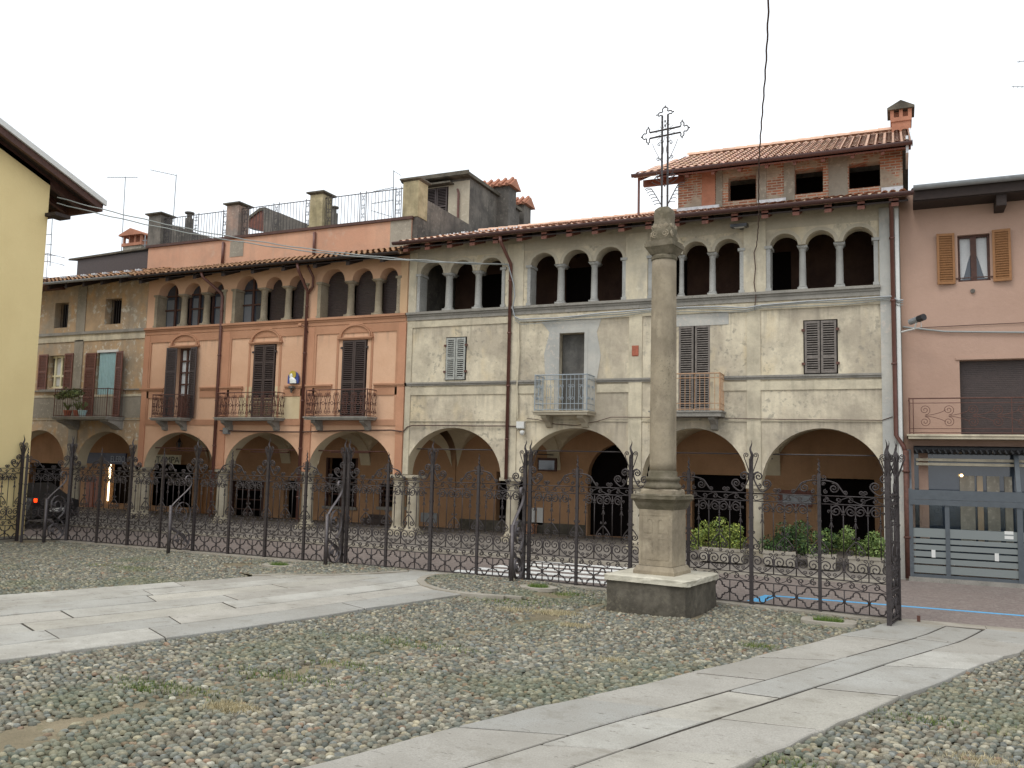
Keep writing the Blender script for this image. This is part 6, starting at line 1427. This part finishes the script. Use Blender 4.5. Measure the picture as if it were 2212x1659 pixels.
p = PX(652, 705, 21.8); H = thing('wall_spotlight', 'small round spotlight on an arm beside the salmon house downpipe', 'spotlight', tuple(p)); g = MB(); g.tube([(p[0]-.1, 21.75, p[2]+.03), (p[0]-.02, 21.8, p[2]+.05)], .055, 10); g.build('lamp_head', 'orange_trim', H); g = MB(); g.tube([(p[0]-.02, 21.8, p[2]+.05), (p[0]+.1, 21.85, p[2]-.02), (p[0]+.12, 22.0, p[2]-.2)], .014, 5); g.build('arm', 'ironrust', H)
def text_mesh(s, w, h, parent, name, mat, x, y, z):
    cu = bpy.data.curves.new('t', 'FONT'); cu.body = s; cu.extrude = .004; cu.align_x = 'CENTER'; cu.align_y = 'CENTER'; o = bpy.data.objects.new('t', cu); COL.objects.link(o); dg = bpy.context.evaluated_depsgraph_get(); dg.update()
    me = bpy.data.meshes.new_from_object(o.evaluated_get(dg)); bpy.data.objects.remove(o); n = len(me.vertices); a = np.empty(n*3); me.vertices.foreach_get('co', a); a = a.reshape(-1, 3)
    cx_, cy_ = (a[:, 0].max()+a[:, 0].min())/2, (a[:, 1].max()+a[:, 1].min())/2; sx_, sy_ = w/(np.ptp(a[:, 0])), h/np.ptp(a[:, 1]); b_ = np.stack([x+(a[:, 0]-cx_)*sx_, y-a[:, 2], z+(a[:, 1]-cy_)*sy_], 1); me.vertices.foreach_set('co', b_.ravel()); me.update(); me.materials.clear(); me.materials.append(MT[mat])
    return MB().build(name, mat, parent, me=me)
def sign(x0, y0, x1, y1, Y, text, label, board, ink, th=.6, tw=.85, shift=0):
    a, b, c, d = rect(x0, y0, x1, y1, Y); H = thing('shop_sign', label, 'sign', ((a+b)/2, Y, c)); g = MB(); g.box(a, b, Y-.03, Y+.05, c, d); g.box(a-.02, b+.02, Y-.04, Y+.05, d, d+.03); g.build('board', board, H)
    text_mesh(text, (b-a)*tw, (d-c)*th, H, 'lettering', ink, (a+b)/2+shift, Y-.035, (c+d)/2)
MT['signw'] = plain('cream_sign_board', 'd8d5bd', .5, .05, 6); MT['signb'] = plain('blue_sign_board', '4a4f63', .5, .1, 6); MT['signt'] = plain('pale_lettering', '9aa2ae', .5, .05, 6)
sign(318, 984, 389, 1002, 24.6, 'STAMPA', 'cream shop sign with black letters in the left salmon arch', 'signw', 'black', .78, .8, .17)
sign(182, 980, 272, 1002, 24.4, 'ELEBO', 'blue-grey shop sign in the right ochre arch', 'signb', 'signt', .6, .34, .75)
a, b, c, d = rect(1681, 1059, 1754, 1094, 25.3); H = thing('notice_board', 'brown framed white notice board on the wall of the right cream arch', 'notice board', ((a+b)/2, 25.3, c)); g = MB(); g.box(a, b, 25.33, 25.39, c, d); g.build('frame', 'woodred', H); g = MB(); g.box(a+.12, b-.02, 25.31, 25.329, c+.07, d-.12); g.build('board', 'galv', H)
for (q, lab) in (((1139, 1097, 1155, 1134), 'left of the two white notices on the wall behind the middle cream arch'), ((1158, 1097, 1172, 1134), 'right of the two white notices on the wall behind the middle cream arch')):
    a, b, c, d = rect(*q, 25.3); g = MB(); g.box(a, b, 25.36, 25.39, c, d); tag(g.build('notice', 'white'), lab, 'notice')
a, b, c, d = rect(1161, 989, 1201, 1018, 24.9); H = thing('hanging_screen', 'dark framed picture hanging high in the middle cream arch', 'framed picture', ((a+b)/2, 24.9, c)); g = MB(); g.box(a, b, 24.9, 25.0, c, d); g.build('frame', 'wood', H); g = MB(); g.box(a+.05, b-.05, 24.89, 24.899, c+.05, d-.08); g.build('picture', 'glass', H)
a, b, c, d = rect(909, 1108, 944, 1128, 25.36); g = MB(); g.box(a, b, 25.35, 25.395, c, d); tag(g.build('meter_cover', 'galv'), 'flat grey metal meter cover on the ochre wall behind the left cream arch', 'meter cover')
a, b, c, d = rect(1137, 1134, 1157, 1160, 25.1); g = MB(); g.box(a, b, 24.8, 25.2, c, d); g.box(a-.03, b+.03, 24.77, 25.23, d, d+.03); tag(g.build('wooden_bin', 'orange_dark'), 'reddish wooden box below the white notices', 'box')
a, b, c, d = rect(790, 1112, 830, 1146, 24.9); g = MB(); g.box(a, b, 24.7, 25.1, c, d-.1); g.box(a, b, 25.0, 25.1, d-.1, d); tag(g.build('bench', 'shut_dark'), 'dark bench against the arcade wall in the right salmon arch', 'bench')
# planters and shrubs
def shrub(name, label, x, y, z, rx, ry, rz, n, cols, group=None, leaf=.05):
    VV = []; CL = []; r = np.random.default_rng(int(abs(x*100))+3); lobes = [(r.uniform(-.75, .75), r.uniform(-.5, .5), r.uniform(-.15, .62), r.uniform(.2, .42)) for _ in range(16)]
    for i in range(n):
        l = lobes[r.integers(len(lobes))]; d = r.normal(size=3); d /= np.linalg.norm(d); rad = l[3]*r.uniform(.55, 1)**.5
        p = np.array([x+(l[0]+d[0]*rad)*rx, y+(l[1]+d[1]*rad)*ry, max(z, z+(l[2]+d[2]*rad)*rz+rz*.35)]); a = r.normal(size=3); a /= np.linalg.norm(a); b = np.cross(a, d); b /= np.linalg.norm(b)+1e-9; s = leaf*r.uniform(.6, 1.3)
        VV += [p-a*s, p+b*s*.5, p+a*s, p-b*s*.5]; CL += [np.array(lin(cols[r.integers(len(cols))])[:3])*r.uniform(.6, 1.25)]*4
    me = np_mesh(name, np.array(VV), np.arange(len(VV)), np.full(len(VV)//4, 4), np.array(CL), 'leaf', False); o = MB().build(name, 'leaf', me=me); tag(o, label, 'shrub', group); return o
YP_ = 21.35; pls = [(1511, 1606, 1184, 1214), (1648, 1719, 1191, 1222), (1744, 1806, 1197, 1230), (1833, 1909, 1203, 1237)]
labs = ['nearest the stone column', 'left of the right-hand pillar group, behind the tallest dark green shrub', 'small one between the two right planters', 'at the right end of the row']
for (a, b, t_, bt), lb in zip(pls, ('pale stone planter nearest the stone column', 'second pale planter from the column, under the dark green shrub', 'third pale planter from the column with a thin shrub', 'pale stone planter at the right end of the row')):
    xa, xb, za, zb = rect(a, t_, b, bt, YP_); g = MB(); g.frus(xa+.02, xb-.02, YP_, YP_+.38, za, zb-.07, .015); g.box(xa-.01, xb+.01, YP_-.03, YP_+.41, zb-.07, zb); H = thing('planter', lb, 'planter', ((xa+xb)/2, YP_+.19, za), 'planters under the cream arches'); g.build('trough', 'kerb', H); g = MB(); g.box(xa+.05, xb-.05, YP_+.04, YP_+.34, zb-.02, zb+.004); g.build('soil', 'dirt', H)
G1 = ['8f9c4a', 'a5ac58', '6d8040', '7f9046']; G2 = ['3c5230', '4a6238', '2f4228', '5a7340']; G3 = ['6b8048', '7d9150', '566c3a', '8fa060']
for q, n, cols, lb in (((1490, 1130, 1602, 1192), 2200, G1, 'yellow-green variegated shrub in the planter nearest the column'), ((1640, 1137, 1745, 1203), 2300, G2, 'dark green shrub with white flecks in the second planter'), ((1722, 1150, 1806, 1205), 1500, G2+G3, 'thin mixed green shrub in the third planter'), ((1816, 1146, 1912, 1208), 2100, G3, 'bright green shrub in the right-end planter')):
    xa, xb, za, zb = rect(*q, YP_+.2); shrub('shrub', lb, (xa+xb)/2, YP_+.2, za, (xb-xa)/2*1.15, .34, (zb-za)*.95, int(n*1.5), cols, 'shrubs in the planters', .035)
shrub('balcony_plants', 'leafy pot plants trailing along the ochre house balcony rail', -26.9, 21.4, 4.35, .75, .25, .35, 900, ['6b7a48', '7f8a58', '55683c', '8a9266'], None, .05)
for k, (x, c_, lb) in enumerate(((-27.1, 'red', 'terracotta flowerpot at the left of the ochre balcony'), (-26.6, 'red', 'second terracotta flowerpot, beside the curtain on the ochre balcony'), (-26.35, 'bluecur', 'pale blue pot on the ochre balcony in front of the curtain'))):
    g = MB(); g.lathe([(.1, 3.756), (.14, 3.95), (.15, 3.95), (.15, 3.99), (.12, 3.99)], x, 21.55, 14); H = thing('flowerpot', lb, 'flowerpot', (x, 21.55, 3.756)); g.build('pot', c_, H); g = MB()
    for i in range(26): a_ = random.uniform(0, 2*PI); g.tube([(x, 21.55, 3.99), (x+.1*math.cos(a_), 21.55+.1*math.sin(a_), 4.15), (x+.16*math.cos(a_), 21.55+.16*math.sin(a_), 4.15+random.uniform(-.05, .15))], .012, 3)
    g.build('plant', plain('pot_leaves_%d' % k, '5f7040', .6, .3, 10), H)
# dark car behind the fence at the left
p = G(80, 1134); cx_, cy_ = -27.35, 20.0
H = thing('parked_car', 'dark hatchback with a lit red tail lamp behind the left end of the fence', 'car', (cx_, cy_, 0))
pr = [(-1.9, .35), (-2.0, .55), (-1.95, .85), (-1.2, .98), (-.6, 1.4), (.9, 1.45), (1.75, 1.0), (1.95, .9), (2.0, .4), (1.6, .28), (-1.6, .28)]
# car drives along x; rear at +x
g = MB(); n = len(pr)
for (w__, k) in ((-.86, .0), (-.7, 1), (.7, 1), (.86, 0)):
    for x, z in pr: zz = z if z < .95 or k else .95+(z-.95)*.25; g.v.append((cx_+x, cy_+w__*(1 if z < 1 else .86), z if k else min(z, .97)))
for r_ in range(3):
    for i in range(n): j = (i+1) % n; g.f.append((r_*n+i, r_*n+j, (r_+1)*n+j, (r_+1)*n+i))
g.f.append(tuple(range(n))[::-1]); g.f.append(tuple(3*n+i for i in range(n))); g.build('body', 'black', H)
for sx_ in (-1.2, 1.25):
    for sy_ in (-.8, .8):
        g = MB(); g.lathe([(.31, -.1), (.33, -.06), (.33, .06), (.31, .1)], 0, 0, 18); g.v = [(cx_+sx_+x, cy_+sy_+z, .33+y) for x, y, z in g.v]; wh = g.build('wheel', 'void', H); g = MB(); g.lathe([(.19, -.105), (.19, .105)], 0, 0, 12); g.v = [(cx_+sx_+x, cy_+sy_+z, .33+y) for x, y, z in g.v]; g.build('rim', 'galv', wh)
for yy in (-.80,): g = MB(); g.box(cx_+1.94, cx_+2.0, cy_+yy, cy_+yy+.08, .86, .98); g.build('tail_light', 'tail', H)
g = MB(); g.hexa([(cx_-.55, cy_-.80, 1.0), (cx_+1.2, cy_-.80, 1.0), (cx_+1.2, cy_-.79, 1.0), (cx_-.55, cy_-.79, 1.0), (cx_-.3, cy_-.70, 1.36), (cx_+.9, cy_-.70, 1.36), (cx_+.9, cy_-.69, 1.36), (cx_-.3, cy_-.69, 1.36)]); g.build('side_window', 'glass', H)
g = MB(); g.box(cx_+2.0, cx_+2.02, cy_-.25, cy_+.25, .55, .66); g.build('number_plate', 'white', H)
# rooftop antennas
def antenna(label, base, top, boom, Y, yagi=True, rungs=10, extra=()):
    a = PX(*base, Y); b = PX(*top, Y); H = thing('tv_antenna', label, 'antenna', tuple(a)); g = MB(); g.tube([tuple(a), tuple(b)], .018, 5); g.build('mast', 'galv', H)
    for k, (p0, p1) in enumerate(((boom), *extra)):
        c, d = PX(*p0, Y), PX(*p1, Y); g = MB(); g.tube([tuple(c), tuple(d)], .012, 4); L = np.linalg.norm(d-c); n = max(3, int(L/.11))
        for i in range(n): q = c+(d-c)*(i+.5)/n; w_ = .1 if yagi else .05; g.tube([(q[0], q[1]-w_, q[2]), (q[0], q[1]+w_, q[2])], .005, 3); g.tube([(q[0], q[1], q[2]-.03), (q[0], q[1], q[2]+.03)], .005, 3)
        g.build('boom', 'galv', H)
antenna('tall antenna with a level boom above the chimney of the ochre house', (262, 552), (271, 382), ((231, 383), (297, 383)), 25.8)
antenna('antenna with a slanting boom above the left end of the terrace', (374, 480), (381, 377), ((324.5, 367), (381, 379)), 25)
antenna('antenna with several small booms behind the terrace railing', (850, 480), (850.5, 368), ((806, 414), (850, 405)), 26, extra=(((850, 369), (866, 379)), ((803, 440), (851, 432)), ((803, 455), (845, 468))))
antenna('antenna mast between the yellow house and the ochre house roof', (108, 575), (114, 452), ((100, 507), (112, 506)), 24, extra=(((100, 529), (112, 528)), ((97, 550), (125, 553))))
antenna('thin multi-rung antenna right of the ochre house chimney', (311, 575), (314, 508), ((309, 520), (317, 519)), 25, extra=(((309, 530), (317, 529)), ((308, 541), (316, 540)), ((308, 552), (316, 551))))
# stray roof antennas at the upper right edge
antenna('faint antenna boom at the upper right edge of the picture', (2235, 420), (2228, 110), ((2196, 134), (2240, 128)), 30, extra=(((2185, 187), (2240, 188)),))
